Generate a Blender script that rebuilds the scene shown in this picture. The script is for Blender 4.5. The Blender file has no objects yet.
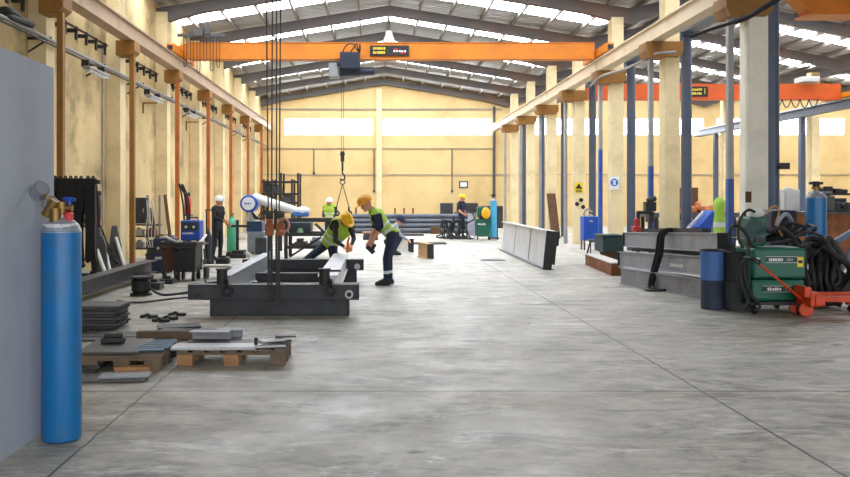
import bpy, bmesh, math, random
from mathutils import Vector, Matrix
random.seed(7)
SC = bpy.context.scene
COL = SC.collection
F, H, VX, VY = 826.0, 1.55, 375.0, 198.0        # focal length in pixels, eye height, vanishing point
V = Vector
def at(px, py, y):
    return V(((px - VX) * y / F, y, H - (py - VY) * y / F))
def gx(px, y):
    return (px - VX) * y / F

# ---------------------------------------------------------------- materials
def lin(c):
    out = []
    for v in c:
        v = v / 255.0
        out.append(v / 12.92 if v <= .04045 else ((v + .055) / 1.055) ** 2.4)
    return tuple(out) + (1,)
MATS = {}
def mat(name, rgb, rough=.6, metal=0., var=.18, scale=3., dirt=None, amount=.45, dscale=1.5, bump=0., bscale=40., stretch=(1, 1, 1), spec=.5):
    """A painted or bare surface: two noise tones, optional patches of dirt, optional grain."""
    if name in MATS: return MATS[name]
    m = bpy.data.materials.new(name); m.use_nodes = True
    nt = m.node_tree; N = nt.nodes; L = nt.links
    b = N['Principled BSDF']
    b.inputs['Roughness'].default_value = rough; b.inputs['Metallic'].default_value = metal
    b.inputs['Specular IOR Level'].default_value = spec
    tc = N.new('ShaderNodeTexCoord'); mp = N.new('ShaderNodeMapping')
    mp.inputs['Scale'].default_value = stretch
    L.new(tc.outputs['Object'], mp.inputs[0])
    n = N.new('ShaderNodeTexNoise'); n.inputs['Scale'].default_value = scale; n.inputs['Detail'].default_value = 6
    L.new(mp.outputs[0], n.inputs['Vector'])
    r = N.new('ShaderNodeValToRGB')
    c = lin(rgb)
    r.color_ramp.elements[0].position = .3; r.color_ramp.elements[1].position = .7
    r.color_ramp.elements[0].color = tuple(max(0, x * (1 - var)) for x in c[:3]) + (1,)
    r.color_ramp.elements[1].color = tuple(min(1, x * (1 + var)) for x in c[:3]) + (1,)
    L.new(n.outputs['Fac'], r.inputs[0])
    out = r.outputs[0]
    if dirt:
        n2 = N.new('ShaderNodeTexNoise'); n2.inputs['Scale'].default_value = dscale; n2.inputs['Detail'].default_value = 9
        n2.inputs['Roughness'].default_value = .65
        L.new(mp.outputs[0], n2.inputs['Vector'])
        r2 = N.new('ShaderNodeValToRGB'); r2.color_ramp.elements[0].position = .5; r2.color_ramp.elements[1].position = .68
        r2.color_ramp.elements[1].color = (amount,) * 3 + (1,)
        L.new(n2.outputs['Fac'], r2.inputs[0])
        mx = N.new('ShaderNodeMix'); mx.data_type = 'RGBA'
        L.new(r2.outputs[0], mx.inputs[0]); L.new(out, mx.inputs[6]); mx.inputs[7].default_value = lin(dirt)
        out = mx.outputs[2]
    L.new(out, b.inputs['Base Color'])
    if bump:
        n3 = N.new('ShaderNodeTexNoise'); n3.inputs['Scale'].default_value = bscale; n3.inputs['Detail'].default_value = 4
        L.new(mp.outputs[0], n3.inputs['Vector'])
        bp = N.new('ShaderNodeBump'); bp.inputs['Strength'].default_value = bump; bp.inputs['Distance'].default_value = .02
        L.new(n3.outputs['Fac'], bp.inputs['Height']); L.new(bp.outputs[0], b.inputs['Normal'])
    MATS[name] = m
    return m
def glow(name, rgb, strength):
    if name in MATS: return MATS[name]
    m = bpy.data.materials.new(name); m.use_nodes = True
    b = m.node_tree.nodes['Principled BSDF']
    b.inputs['Base Color'].default_value = lin(rgb)
    b.inputs['Emission Color'].default_value = lin(rgb); b.inputs['Emission Strength'].default_value = strength
    MATS[name] = m
    return m

# ---------------------------------------------------------------- mesh building
WL = {}
Z = V((0, 0, 1))
def frame(d, up=Z):
    d = V(d).normalized()
    if abs(d.dot(up)) > .98: up = V((0, 1, 0)) if abs(d.y) < .9 else V((1, 0, 0))
    s = d.cross(up).normalized(); u = s.cross(d).normalized()
    return d, s, u
BALL = [V((math.cos(a) * math.sin(b), math.sin(a) * math.sin(b), math.cos(b))) for b in [math.pi * j / 8 for j in range(1, 8)] for a in [2 * math.pi * i / 12 for i in range(12)]] + [V((0, 0, 1)), V((0, 0, -1))]
class MB:
    def __init__(s): s.bm = bmesh.new()
    def _faces(s, vs, fs):
        bv = [s.bm.verts.new(v) for v in vs]
        for f in fs:
            try: s.bm.faces.new([bv[i] for i in f])
            except ValueError: pass
        return s
    def bx(s, x0, x1, y0, y1, z0, z1):
        vs = [(x, y, z) for z in (z0, z1) for y in (y0, y1) for x in (x0, x1)]
        return s._faces(vs, [(0, 2, 3, 1), (4, 5, 7, 6), (0, 1, 5, 4), (2, 6, 7, 3), (0, 4, 6, 2), (1, 3, 7, 5)])
    def box(s, c, size, rz=0, rx=0, ry=0):
        M = Matrix.Translation(V(c)) @ Matrix.Rotation(rz, 4, 'Z') @ Matrix.Rotation(ry, 4, 'Y') @ Matrix.Rotation(rx, 4, 'X')
        hx, hy, hz = size[0] / 2, size[1] / 2, size[2] / 2
        vs = [M @ V((x, y, z)) for z in (-hz, hz) for y in (-hy, hy) for x in (-hx, hx)]
        return s._faces(vs, [(0, 2, 3, 1), (4, 5, 7, 6), (0, 1, 5, 4), (2, 6, 7, 3), (0, 4, 6, 2), (1, 3, 7, 5)])
    def prism(s, prof, a, b, up=Z):
        """profile points (side, up) swept straight from a to b"""
        a, b = V(a), V(b); d, sd, u = frame(b - a, up); n = len(prof)
        vs = [a + sd * p[0] + u * p[1] for p in prof] + [b + sd * p[0] + u * p[1] for p in prof]
        fs = [tuple(reversed(range(n))), tuple(range(n, 2 * n))] + [(i, (i + 1) % n, n + (i + 1) % n, n + i) for i in range(n)]
        return s._faces(vs, fs)
    def bar(s, a, b, w, h, up=Z):
        return s.prism([(-w / 2, -h / 2), (w / 2, -h / 2), (w / 2, h / 2), (-w / 2, h / 2)], a, b, up)
    def ibeam(s, a, b, w, h, t=.014, tw=.01, up=Z):
        w, h, q = w / 2, h / 2, tw / 2
        return s.prism([(-w, -h), (w, -h), (w, -h + t), (q, -h + t), (q, h - t), (w, h - t), (w, h), (-w, h), (-w, h - t), (-q, h - t), (-q, -h + t), (-w, -h + t)], a, b, up)
    def channel(s, a, b, w, h, t=.012, flip=1, up=Z):
        w, h = w / 2 * flip, h / 2; f = flip * t
        return s.prism([(-w, -h), (w, -h), (w, -h + t), (-w + f, -h + t), (-w + f, h - t), (w, h - t), (w, h), (-w, h)], a, b, up)
    def tube(s, pts, r, n=8, closed=False):
        pts = [V(p) for p in pts]; m = len(pts); rings = []
        pd = None
        for i, p in enumerate(pts):
            if closed: d = pts[(i + 1) % m] - pts[i - 1]
            else: d = pts[min(i + 1, m - 1)] - pts[max(i - 1, 0)]
            if pd is None: _, sd, u = frame(d)
            else:
                dn = d.normalized(); sd = (sd - dn * sd.dot(dn)).normalized(); u = sd.cross(dn).normalized()
            pd = d
            rr = r[i] if isinstance(r, (list, tuple)) else r
            rings.append([s.bm.verts.new(p + sd * (math.cos(2 * math.pi * k / n) * rr) + u * (math.sin(2 * math.pi * k / n) * rr)) for k in range(n)])
        for i in range(m if closed else m - 1):
            A, B = rings[i], rings[(i + 1) % m]
            for k in range(n): s.bm.faces.new([A[k], A[(k + 1) % n], B[(k + 1) % n], B[k]])
        if not closed:
            s.bm.faces.new(list(reversed(rings[0]))); s.bm.faces.new(rings[-1])
        return s
    def cyl(s, a, b, r, r2=None, n=16):
        return s.tube([a, b], [r, r if r2 is None else r2], n)
    def lathe(s, prof, o, axis=Z, n=24):
        o = V(o); d, sd, u = frame(axis); rings = []
        for (r, h) in prof:
            r = max(r, .0004)
            rings.append([s.bm.verts.new(o + d * h + sd * (math.cos(2 * math.pi * k / n) * r) + u * (math.sin(2 * math.pi * k / n) * r)) for k in range(n)])
        for A, B in zip(rings, rings[1:]):
            for k in range(n): s.bm.faces.new([A[k], A[(k + 1) % n], B[(k + 1) % n], B[k]])
        s.bm.faces.new(list(reversed(rings[0]))); s.bm.faces.new(rings[-1])
        return s
    def ring(s, c, axis, R, r, n=20, k=8):
        d, sd, u = frame(axis); c = V(c)
        return s.tube([c + sd * math.cos(2 * math.pi * i / n) * R + u * math.sin(2 * math.pi * i / n) * R for i in range(n)], r, k, True)
    def disc(s, c, axis, r, t, n=20):
        d = V(axis).normalized() * t / 2
        return s.cyl(V(c) - d, V(c) + d, r, None, n)
    def sph(s, c, r, n=12, M=None):
        r = V((r, r, r)) if isinstance(r, (int, float)) else V(r)
        T = Matrix.Translation(V(c)) @ (M or Matrix.Identity(4)) @ Matrix.Diagonal(r.to_4d())
        T[3][3] = 1
        bmesh.ops.create_uvsphere(s.bm, u_segments=n, v_segments=max(6, n // 2 + 2), radius=1, matrix=T)
        return s
    def hull(s, balls, n=8):
        """convex skin over a few balls (centre, radius)"""
        q = bmesh.new()
        for c, r in balls:
            for p in BALL: q.verts.new(V(c) + p * r)
        g = bmesh.ops.convex_hull(q, input=list(q.verts))
        used = {v for f in q.faces for v in f.verts}; mp = {v: s.bm.verts.new(v.co) for v in used}
        for f in q.faces: s.bm.faces.new([mp[v] for v in f.verts])
        q.free()
        return s
    def build(s, name, m, parent=None, bevel=0, smooth=False, fix=True):
        if fix: bmesh.ops.recalc_face_normals(s.bm, faces=s.bm.faces)
        me = bpy.data.meshes.new(name)
        vs = s.bm.verts
        if parent is None:
            xs = [v.co.x for v in vs]; ys = [v.co.y for v in vs]; zs = [v.co.z for v in vs]
            loc = V(((min(xs) + max(xs)) / 2, (min(ys) + max(ys)) / 2, min(zs)))
        else: loc = WL[parent.name]
        for v in vs: v.co -= loc
        s.bm.to_mesh(me); s.bm.free()
        if smooth:
            for p in me.polygons: p.use_smooth = True
            try: me.set_sharp_from_angle(angle=math.radians(40))
            except Exception: pass
        o = bpy.data.objects.new(name, me); COL.objects.link(o)
        for q in (m if isinstance(m, (list, tuple)) else [m]): me.materials.append(q)
        if parent is None: o.location = loc
        else: o.parent = parent
        WL[o.name] = loc
        if bevel:
            b = o.modifiers.new('edge', 'BEVEL'); b.width = bevel; b.segments = 2; b.limit_method = 'ANGLE'; b.angle_limit = math.radians(50)
        return o
def tag(o, label=None, cat=None, group=None, kind=None):
    if label: o['label'] = label
    if cat: o['category'] = cat
    if group: o['group'] = group
    if kind: o['kind'] = kind
    return o
def thing(name, loc, label, cat, group=None):
    o = bpy.data.objects.new(name, None); COL.objects.link(o); o.empty_display_size = .1
    o.location = loc; WL[o.name] = V(loc)
    return tag(o, label, cat, group)
KIDS = {}
def copy_tree(o, parent=None):
    c = o.copy(); COL.objects.link(c)
    if parent: c.parent = parent
    for ch in [x for x in COL.objects if x.parent == o]: copy_tree(ch, c)
    return c
def copy_to(o, loc, label, rz=0, group=None):
    c = copy_tree(o); c.location = loc; c.rotation_euler = (0, 0, rz); c['label'] = label
    if group: c['group'] = group
    return c
def struct(o, label=None): return tag(o, label, None, None, 'structure')
def glyphs(mb, o, right, up, w, h, n, t=.004, seed=1):
    """a row of letter-like blocks where the photo's lettering is too small to read"""
    rnd = random.Random(seed); o, right, up = V(o), V(right).normalized(), V(up).normalized()
    x = 0; step = w / n
    for i in range(n):
        ww = step * rnd.uniform(.55, .8); hh = h * rnd.choice((1, 1, .8))
        c = o + right * (x + ww / 2) + up * (hh / 2); nrm = right.cross(up)
        mb.prism([(-ww / 2, -hh / 2), (ww / 2, -hh / 2), (ww / 2, hh / 2), (-ww / 2, hh / 2)], c - nrm * t * .5, c + nrm * t * .5, up)
        x += step
def sag(a, b, drop, n=12):
    a, b = V(a), V(b)
    return [a.lerp(b, i / n) - Z * drop * 4 * (i / n) * (1 - i / n) for i in range(n + 1)]
def spline(pts, n=6):
    P = [V(p) for p in pts]; P = [P[0] * 2 - P[1]] + P + [P[-1] * 2 - P[-2]]; out = []
    for i in range(1, len(P) - 2):
        for k in range(n):
            t = k / n
            out.append(.5 * (2 * P[i] + (P[i + 1] - P[i - 1]) * t + (2 * P[i - 1] - 5 * P[i] + 4 * P[i + 1] - P[i + 2]) * t * t + (3 * P[i] - P[i - 1] - 3 * P[i + 1] + P[i + 2]) * t ** 3))
    out.append(P[-2]); return out

# ---------------------------------------------------------------- palette
cream = mat('cream_plaster', (212, 188, 138), .9, var=.16, scale=.9, dirt=(100, 88, 66), amount=.68, dscale=.8, bump=.3, bscale=9)
creamback = mat('cream_block', (216, 188, 134), .9, var=.07, scale=.7, dirt=(190, 158, 104), amount=.55, dscale=.5, bump=.1, bscale=14)
creamcol = mat('cream_column', (228, 210, 166), .85, var=.07, scale=1.6, dirt=(176, 152, 108), amount=.4, dscale=1.3)
creamrail = mat('cream_rail', (214, 196, 166), .6, var=.08, scale=1.2, dirt=(150, 120, 92), amount=.5, dscale=1.2)
ochre = mat('ochre_paint', (146, 100, 38), .6, var=.15, scale=2, dirt=(84, 56, 30), amount=.5)
orangepost = mat('orange_brown_paint', (168, 92, 30), .6, var=.2, scale=2, dirt=(100, 62, 34), amount=.5)
craneorange = mat('crane_orange', (212, 122, 10), .5, var=.08, scale=1.5, dirt=(160, 86, 12), amount=.4, dscale=1)
steeldark = mat('dark_primer', (46, 49, 56), .55, metal=.0, var=.25, scale=5, dirt=(72, 72, 74), amount=.5, dscale=4)
steelblack = mat('black_steel', (34, 34, 37), .55, var=.3, scale=6)
steelgrey = mat('grey_steel', (146, 152, 162), .42, metal=.3, var=.12, scale=3, dirt=(96, 92, 88), amount=.5, dscale=2, stretch=(1, .3, 1))
steellight = mat('light_steel', (200, 203, 208), .4, metal=.1, var=.08, scale=3, dirt=(160, 156, 150), amount=.4, dscale=2)
steelmid = mat('mill_steel', (84, 84, 86), .5, metal=.3, var=.2, scale=4, dirt=(76, 66, 58), amount=.5, dscale=3)
rafter_m = mat('rafter_paint', (96, 92, 92), .7, var=.15, scale=1, dirt=(124, 88, 64), amount=.75, dscale=.25)
paleconcrete = mat('pale_column', (232, 227, 212), .85, var=.05, scale=1.6, dirt=(190, 180, 160), amount=.4, dscale=1.3)
railpink = mat('stained_rail', (178, 152, 126), .6, var=.1, scale=1.2, dirt=(130, 100, 78), amount=.5, dscale=1.2)
purlin_m = mat('purlin_paint', (140, 134, 126), .7, var=.12, scale=1)
bluepost = mat('blue_grey_post', (66, 80, 102), .45, var=.12, scale=2, dirt=(120, 84, 56), amount=.4, dscale=.8)
greypost = mat('galvanised_post', (150, 150, 150), .5, metal=.2, var=.15, scale=3, dirt=(110, 92, 74), amount=.5)
bluepaint = mat('blue_paint', (38, 84, 160), .5, var=.15, scale=4, dirt=(40, 52, 76), amount=.5)
cylblue = mat('cylinder_blue', (4, 106, 168), .38, var=.10, scale=6, dirt=(70, 92, 110), amount=.45, dscale=5)
cylblue2 = mat('pale_cylinder_blue', (70, 170, 214), .45, var=.1, scale=6)
machineblue = mat('machine_blue', (22, 76, 176), .45, var=.1, scale=4)
green = mat('machine_green', (8, 92, 72), .42, var=.1, scale=5, dirt=(24, 60, 48), amount=.4, dscale=4)
palegreen = mat('pale_green', (84, 176, 138), .5, var=.1, scale=5)
darkgreen = mat('dark_green', (36, 66, 66), .6, var=.15, scale=4)
rust = mat('rusty_plate', (138, 84, 50), .8, var=.3, scale=4, dirt=(84, 52, 36), amount=.7, dscale=3, bump=.2)
ruststeel = mat('rusty_hook', (150, 82, 42), .65, var=.25, scale=8)
wood = mat('pallet_wood', (172, 128, 88), .85, var=.25, scale=5, dirt=(96, 76, 58), amount=.6, dscale=6, stretch=(.4, 2, 2), bump=.2)
oldwood = mat('grey_wood', (112, 96, 80), .9, var=.25, scale=5, dirt=(66, 58, 50), amount=.6, dscale=6, stretch=(.4, 2, 2))
brownwood = mat('brown_board', (96, 68, 46), .85, var=.2, scale=4)
rubber = mat('black_rubber', (26, 26, 28), .6, var=.2, scale=8)
blackcloth = mat('black_webbing', (34, 33, 35), .95, var=.3, scale=12)
brass = mat('brass', (140, 112, 66), .45, metal=.8, var=.1)
chrome = mat('chrome', (200, 200, 202), .25, metal=.9, var=.05)
white = mat('white_paint', (226, 228, 230), .5, var=.05)
offwhite = mat('off_white_paint', (202, 204, 202), .55, var=.08, scale=2, dirt=(150, 146, 140), amount=.4)
red = mat('red_plastic', (196, 36, 40), .45, var=.1)
orangered = mat('orange_red_paint', (208, 66, 14), .45, var=.1, scale=5, dirt=(120, 48, 30), amount=.45, dscale=7)
yellow = mat('yellow_plastic', (240, 186, 20), .4, var=.06)
signyellow = mat('sign_yellow', (236, 204, 40), .5, var=.05)
signblack = mat('sign_black', (24, 24, 26), .5, var=.1)
signblue = mat('sign_blue', (28, 104, 190), .5, var=.05)
greypanel = mat('grey_board', (164, 172, 186), .75, var=.04, scale=1.2, dirt=(134, 140, 152), amount=.5, dscale=1)
concrete_lt = mat('light_concrete', (190, 186, 178), .8, var=.08)
beamgrey = mat('stack_beam_grey', (150, 152, 160), .5, metal=.15, var=.15, scale=3, dirt=(112, 106, 100), amount=.5, dscale=2)
hiviz = mat('hi_vis_fabric', (168, 202, 66), .8, var=.08, scale=10)
reflect = mat('reflective_tape', (206, 212, 214), .4, var=.05)
skin = mat('skin', (204, 146, 116), .55, var=.06, scale=12)
navy = mat('navy_cloth', (36, 44, 66), .9, var=.2, scale=14)
blackwear = mat('black_cloth', (32, 32, 36), .92, var=.25, scale=14)
bootm = mat('boot_leather', (30, 28, 28), .6, var=.2, scale=12)
eyem = mat('eye_dark', (40, 30, 26), .4, var=.05)
# ---------------------------------------------------------------- floor material
def floor_material():
    m = bpy.data.materials.new('worn_concrete'); m.use_nodes = True
    nt = m.node_tree; N = nt.nodes; L = nt.links; b = N['Principled BSDF']
    tc = N.new('ShaderNodeNewGeometry')
    def noise(scale, detail, rough, stretch=(1, 1, 1), dist=0):
        mp = N.new('ShaderNodeMapping'); mp.inputs['Scale'].default_value = stretch
        L.new(tc.outputs['Position'], mp.inputs[0])
        n = N.new('ShaderNodeTexNoise'); n.inputs['Scale'].default_value = scale; n.inputs['Detail'].default_value = detail
        n.inputs['Roughness'].default_value = rough; n.inputs['Distortion'].default_value = dist
        L.new(mp.outputs[0], n.inputs['Vector']); return n.outputs['Fac']
    def ramp(f, p0, p1, c0, c1):
        r = N.new('ShaderNodeValToRGB'); e = r.color_ramp.elements
        e[0].position, e[1].position = p0, p1; e[0].color, e[1].color = c0, c1
        L.new(f, r.inputs[0]); return r.outputs[0]
    def mix(f, a, c):
        x = N.new('ShaderNodeMix'); x.data_type = 'RGBA'
        L.new(f, x.inputs[0]); L.new(a, x.inputs[6])
        if isinstance(c, tuple): x.inputs[7].default_value = c
        else: L.new(c, x.inputs[7])
        return x.outputs[2]
    g = lambda v: (v, v, v, 1)
    base = ramp(noise(.9, 8, .66, dist=.3), .36, .64, lin((132, 129, 118)), lin((194, 190, 177)))
    fine = ramp(noise(7, 9, .76, (.5, 1.0, 1), .5), .36, .64, lin((98, 95, 87)), lin((212, 208, 197)))
    out = mix(ramp(noise(1.1, 3, .5), .3, .7, g(.35), g(.75)), base, fine)
    out = mix(ramp(noise(2.0, 9, .74, (.45, 1.1, 1), .6), .53, .62, g(0), g(.7)), out, lin((88, 86, 80)))     # grey scuffs
    out = mix(ramp(noise(2.6, 9, .76, (.4, 1.0, 1), .5), .56, .63, g(0), g(.8)), out, lin((214, 213, 210)))    # worn pale patches
    out = mix(ramp(noise(.7, 8, .7, (.3, 1.8, 1), .5), .58, .68, g(0), g(.5)), out, lin((164, 140, 104)))          # tan stains
    out = mix(ramp(noise(2.6, 5, .6, (.5, 1.2, 1), .8), .65, .70, g(0), g(.75)), out, lin((58, 58, 58)))            # oil spots
    # saw-cut joints
    sx = N.new('ShaderNodeSeparateXYZ'); L.new(tc.outputs['Position'], sx.inputs[0])
    def joint(axis, pos, w):
        wob = N.new('ShaderNodeMath'); wob.operation = 'MULTIPLY_ADD'; wob.inputs[1].default_value = .03; wob.inputs[2].default_value = -pos - .015
        L.new(noise(6, 3, .6), wob.inputs[0])
        a = N.new('ShaderNodeMath'); a.operation = 'ADD'; L.new(sx.outputs[axis], a.inputs[0]); L.new(wob.outputs[0], a.inputs[1])
        ab = N.new('ShaderNodeMath'); ab.operation = 'ABSOLUTE'; L.new(a.outputs[0], ab.inputs[0])
        lt = N.new('ShaderNodeMath'); lt.operation = 'LESS_THAN'; L.new(ab.outputs[0], lt.inputs[0]); lt.inputs[1].default_value = w
        mu = N.new('ShaderNodeMath'); mu.operation = 'MULTIPLY'; mu.inputs[1].default_value = .9; L.new(lt.outputs[0], mu.inputs[0])
        return mu.outputs[0]
    for ax, p, w in ((0, 2.62, .011), (0, -1.82, .009), (1, 6.63, .016), (0, 7.0, .01), (1, 15.3, .012), (1, 24, .015)):
        out = mix(joint(ax, p, w), out, lin((66, 64, 60)))
    L.new(out, b.inputs['Base Color'])
    rr = ramp(noise(1.4, 6, .6), .3, .7, g(.34), g(.62)); L.new(rr, b.inputs['Roughness'])
    bp = N.new('ShaderNodeBump'); bp.inputs['Strength'].default_value = .25; bp.inputs['Distance'].default_value = .01
    L.new(noise(14, 6, .7), bp.inputs['Height']); L.new(bp.outputs[0], b.inputs['Normal'])
    return m
def roof_material():
    m = bpy.data.materials.new('corrugated_roof'); m.use_nodes = True
    nt = m.node_tree; N = nt.nodes; L = nt.links; b = N['Principled BSDF']
    b.inputs['Roughness'].default_value = .45; b.inputs['Metallic'].default_value = .3
    tc = N.new('ShaderNodeNewGeometry'); sp = N.new('ShaderNodeSeparateXYZ'); L.new(tc.outputs['Position'], sp.inputs[0])
    mu = N.new('ShaderNodeMath'); mu.operation = 'MULTIPLY'; mu.inputs[1].default_value = 2 * math.pi / .25; L.new(sp.outputs[1], mu.inputs[0])
    sn = N.new('ShaderNodeMath'); sn.operation = 'SINE'; L.new(mu.outputs[0], sn.inputs[0])
    bp = N.new('ShaderNodeBump'); bp.inputs['Strength'].default_value = .8; bp.inputs['Distance'].default_value = .04
    L.new(sn.outputs[0], bp.inputs['Height']); L.new(bp.outputs[0], b.inputs['Normal'])
    n = N.new('ShaderNodeTexNoise'); n.inputs['Scale'].default_value = .7; n.inputs['Detail'].default_value = 6; L.new(tc.outputs['Position'], n.inputs['Vector'])
    r = N.new('ShaderNodeValToRGB'); r.color_ramp.elements[0].color = lin((150, 150, 152)); r.color_ramp.elements[1].color = lin((196, 196, 198)); L.new(n.outputs['Fac'], r.inputs[0])
    L.new(r.outputs[0], b.inputs['Base Color']); return m
floor_m, roof_m = floor_material(), roof_material()
SKY_E, WIN_E = 14.5, 12.0
skylight_m = glow('skylight_sheet', (236, 242, 250), SKY_E)
winglass_m = glow('lit_window', (244, 248, 255), WIN_E)

# ---------------------------------------------------------------- the hall
XL, YB, YF = -6.3, 45.7, -3.0
YC = [15.2 + 4.36 * k for k in range(8)]                      # the frames; the last one is the back wall
struct(MB().bx(-6.6, 29, -6, 46, -.2, 0).build('floor', floor_m))
struct(MB().bx(XL - .25, XL, YF, YB, 0, 7.25).build('wall_left', cream), 'stained cream plaster wall along the hall')
struct(MB().bx(28.6, 28.85, YF, YB, 0, 7.3).build('wall_right', creamback))  # unseen wall, put in to block light from the side
BAYS = [(XL, 7.3), (7.3, 18.2), (18.2, 28.8)]
EAVE, RIDGE = 7.15, 8.25
wb = MB()
wins = [(-5.0, -.1), (.42, 6.45), (8.6, 12.6), (13.5, 18.2), (18.9, 21.4), (22.4, 24.0), (24.6, 26.0)]
edges = [XL - .2] + [e for w in wins for e in w] + [28.8]
WZ0, WZ1 = 5.02, 5.98
wb.bx(XL - .2, 28.8, YB, YB + .25, 0, WZ0)
wb.bx(XL - .2, 28.8, YB, YB + .25, WZ1, 6.9)
for i in range(0, len(edges), 2): wb.bx(edges[i], edges[i + 1], YB, YB + .25, WZ0, WZ1)
for a, c in BAYS:
    mid = (a + c) / 2; q = [(a, 6.9), (c, 6.9), (c, EAVE), (mid, RIDGE), (a, EAVE)]
    n = len(q); wb._faces([(x, YB, z) for x, z in q] + [(x, YB + .25, z) for x, z in q], [tuple(range(n)), tuple(range(n, 2 * n))] + [(i, (i + 1) % n, n + (i + 1) % n, n + i) for i in range(n)])
struct(wb.build('wall_back', creamback), 'yellow cream block wall at the far end')
for i, (a, c) in enumerate(wins):
    w = struct(MB().bx(a, c, YB + .08, YB + .1, WZ0, WZ1).build('window_%d' % (i + 1), winglass_m))
    fr = MB(); nn = max(2, round((c - a) / .95))
    for k in range(nn + 1):
        x = a + (c - a) * k / nn; fr.bx(x - .025, x + .025, YB + .03, YB + .075, WZ0, WZ1)
    fr.bx(a, c, YB + .03, YB + .07, WZ0, WZ0 + .05); fr.bx(a, c, YB + .03, YB + .07, WZ1 - .05, WZ1)
    fr.build('window_frame', white, w)
struct(MB().bx(.08, .38, YB - .12, YB, 0, 7.6).build('pillar', creamcol), 'cream pilaster in the middle of the far wall')
struct(MB().bx(XL, 7, YB - .06, YB, 6.42, 6.5).build('trim_1', purlin_m)); struct(MB().bx(XL, 6.6, YB - .05, YB, 4.27, 4.31).build('trim_2', purlin_m))
struct(MB().bx(XL, 28, YB - .05, YB, 2.82, 2.86).build('trim_3', greypost))
# unseen front wall behind the camera, its gateway widened to let in more light
struct(MB().bx(XL - .2, -5.6, YF - .25, YF, 0, 7.2).bx(6.5, 8.0, YF - .25, YF, 0, 7.2).bx(19, 28.8, YF - .25, YF, 0, 7.2).bx(-5.6, 28.8, YF - .25, YF, 5.6, 8.2).build('wall_front', creamback))

# roof: sheets with a translucent strip behind every frame
def roofz(x, a, c, e=EAVE, r=RIDGE):
    mid = (a + c) / 2; return r - (r - e) * abs(x - mid) / ((c - a) / 2)
roof = MB()
SKYLIGHTS = []
for bi, (a, c) in enumerate(BAYS):
    mid = (a + c) / 2
    for (xa, xb) in ((a, mid), (mid, c)):
        def strip(mb, y0, y1, dz=0, th=.03):
            za, zb = roofz(xa, a, c) + dz, roofz(xb, a, c) + dz
            mb._faces([(xa, y0, za), (xb, y0, zb), (xb, y1, zb), (xa, y1, za), (xa, y0, za + th), (xb, y0, zb + th), (xb, y1, zb + th), (xa, y1, za + th)],
                      [(0, 1, 2, 3), (4, 7, 6, 5), (0, 4, 5, 1), (1, 5, 6, 2), (2, 6, 7, 3), (3, 7, 4, 0)])
        y = YF - 1
        for k in range(0, 7):
            ys = 15.2 + 4.36 * k + 1.8; ye = ys + (1.1 if bi == 0 else .95)
            strip(roof, y, ys); y = ye
            s = MB(); strip(s, ys, ye, .0); SKYLIGHTS.append(s)
        strip(roof, y, YB + .2)
struct(roof.build('ceiling', roof_m), 'corrugated metal roof over steel frames')
for i, s in enumerate(SKYLIGHTS): struct(s.build('window_%d' % (i + 8), skylight_m))
# rafters and purlins
for bi, (a, c) in enumerate(BAYS):
    mid = (a + c) / 2
    for k in range(0, 8):
        y = YC[k] - (.12 if k == 7 else 0); mb = MB()
        for (xa, xb) in ((a, mid), (c, mid)):
            # haunched at the eaves
            sg = 1 if xb > xa else -1
            za, zb = EAVE - .13, RIDGE - .13; xh = xa + sg * 1.3; zh = za + (zb - za) * 1.3 / abs(xb - xa)
            top = [(xa, za), (xh, zh), (xb, zb)]; bot = [(xb, zb - .32), (xh, zh - .32), (xa, za - .45)]
            pr = top + bot; w = .13; n = len(pr)
            mb._faces([(x, y - w, z) for x, z in pr] + [(x, y + w, z) for x, z in pr], [tuple(range(n)), tuple(range(n, 2 * n))] + [(i, (i + 1) % n, n + (i + 1) % n, n + i) for i in range(n)])
        struct(mb.build('roof_beam', rafter_m))
    for j in range(7):
        for sgn in (-1, 1):
            if j == 0 and sgn == 1: continue
            x = mid + sgn * (c - a) / 2 * j / 6.5
            z = roofz(x, a, c) - .075
            struct(MB().channel((x, YF, z), (x, YB - .1, z), .07, .13, .012, sgn).build('purlin_beam', purlin_m))

# left side: pilasters with brackets, posts, crane runway
for k in range(7):
    y = YC[k]
    p = struct(MB().bx(XL, -5.97, y - .2, y + .2, 0, 6.9).build('pillar', creamcol), 'cream pilaster on the left wall')
    MB().prism([(0, 0), (-.44, 0), (-.44, -.24), (-.32, -.34), (0, -.34)], (-5.97, y - .1, 5.18), (-5.97, y - .56, 5.18)).build('bracket', ochre, p, .01)
    q = struct(MB().bar((-5.62, y - .42, 0), (-5.62, y - .42, 4.86), .11, .12, V((0, 1, 0))).build('steel_pillar', orangepost if k > 1 else ochre), 'brown steel post carrying the left crane rail')
    MB().bx(-5.72, -5.52, y - .52, y - .32, 0, .02).build('base_plate', steelmid, q)
t = thing('crane_rail', (-5.7, 27, 5.18), 'long cream crane runway beam along the left wall', 'crane rail')
MB().ibeam((-5.7, 8, 5.365), (-5.7, YB - .3, 5.365), .3, .37, .03, .16).build('runway_beam', railpink, t)
MB().bar((-5.7, 8, 5.575), (-5.7, YB - .3, 5.575), .07, .05).build('rail', steelmid, t)
t = thing('conductor_bar', (-6.2, 27, 4.9), 'dark electric conductor bar on brackets under the left crane beam', 'conductor bar')
for k in range(7): MB().bar((-6.1, YC[k] - 4.1, 5.02), (-6.1, YC[k] - .75, 5.02), .04, .03).build('bar', steelblack, t)
for i in range(42):
    y = YC[i // 6] - 3.9 + (i % 6) * .6
    MB().bx(XL, -6.07, y - .02, y + .02, 4.93, 5.01).bx(-6.12, -6.08, y - .04, y + .04, 4.78, 5.05).build('insulator', steelblack, t)
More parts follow.
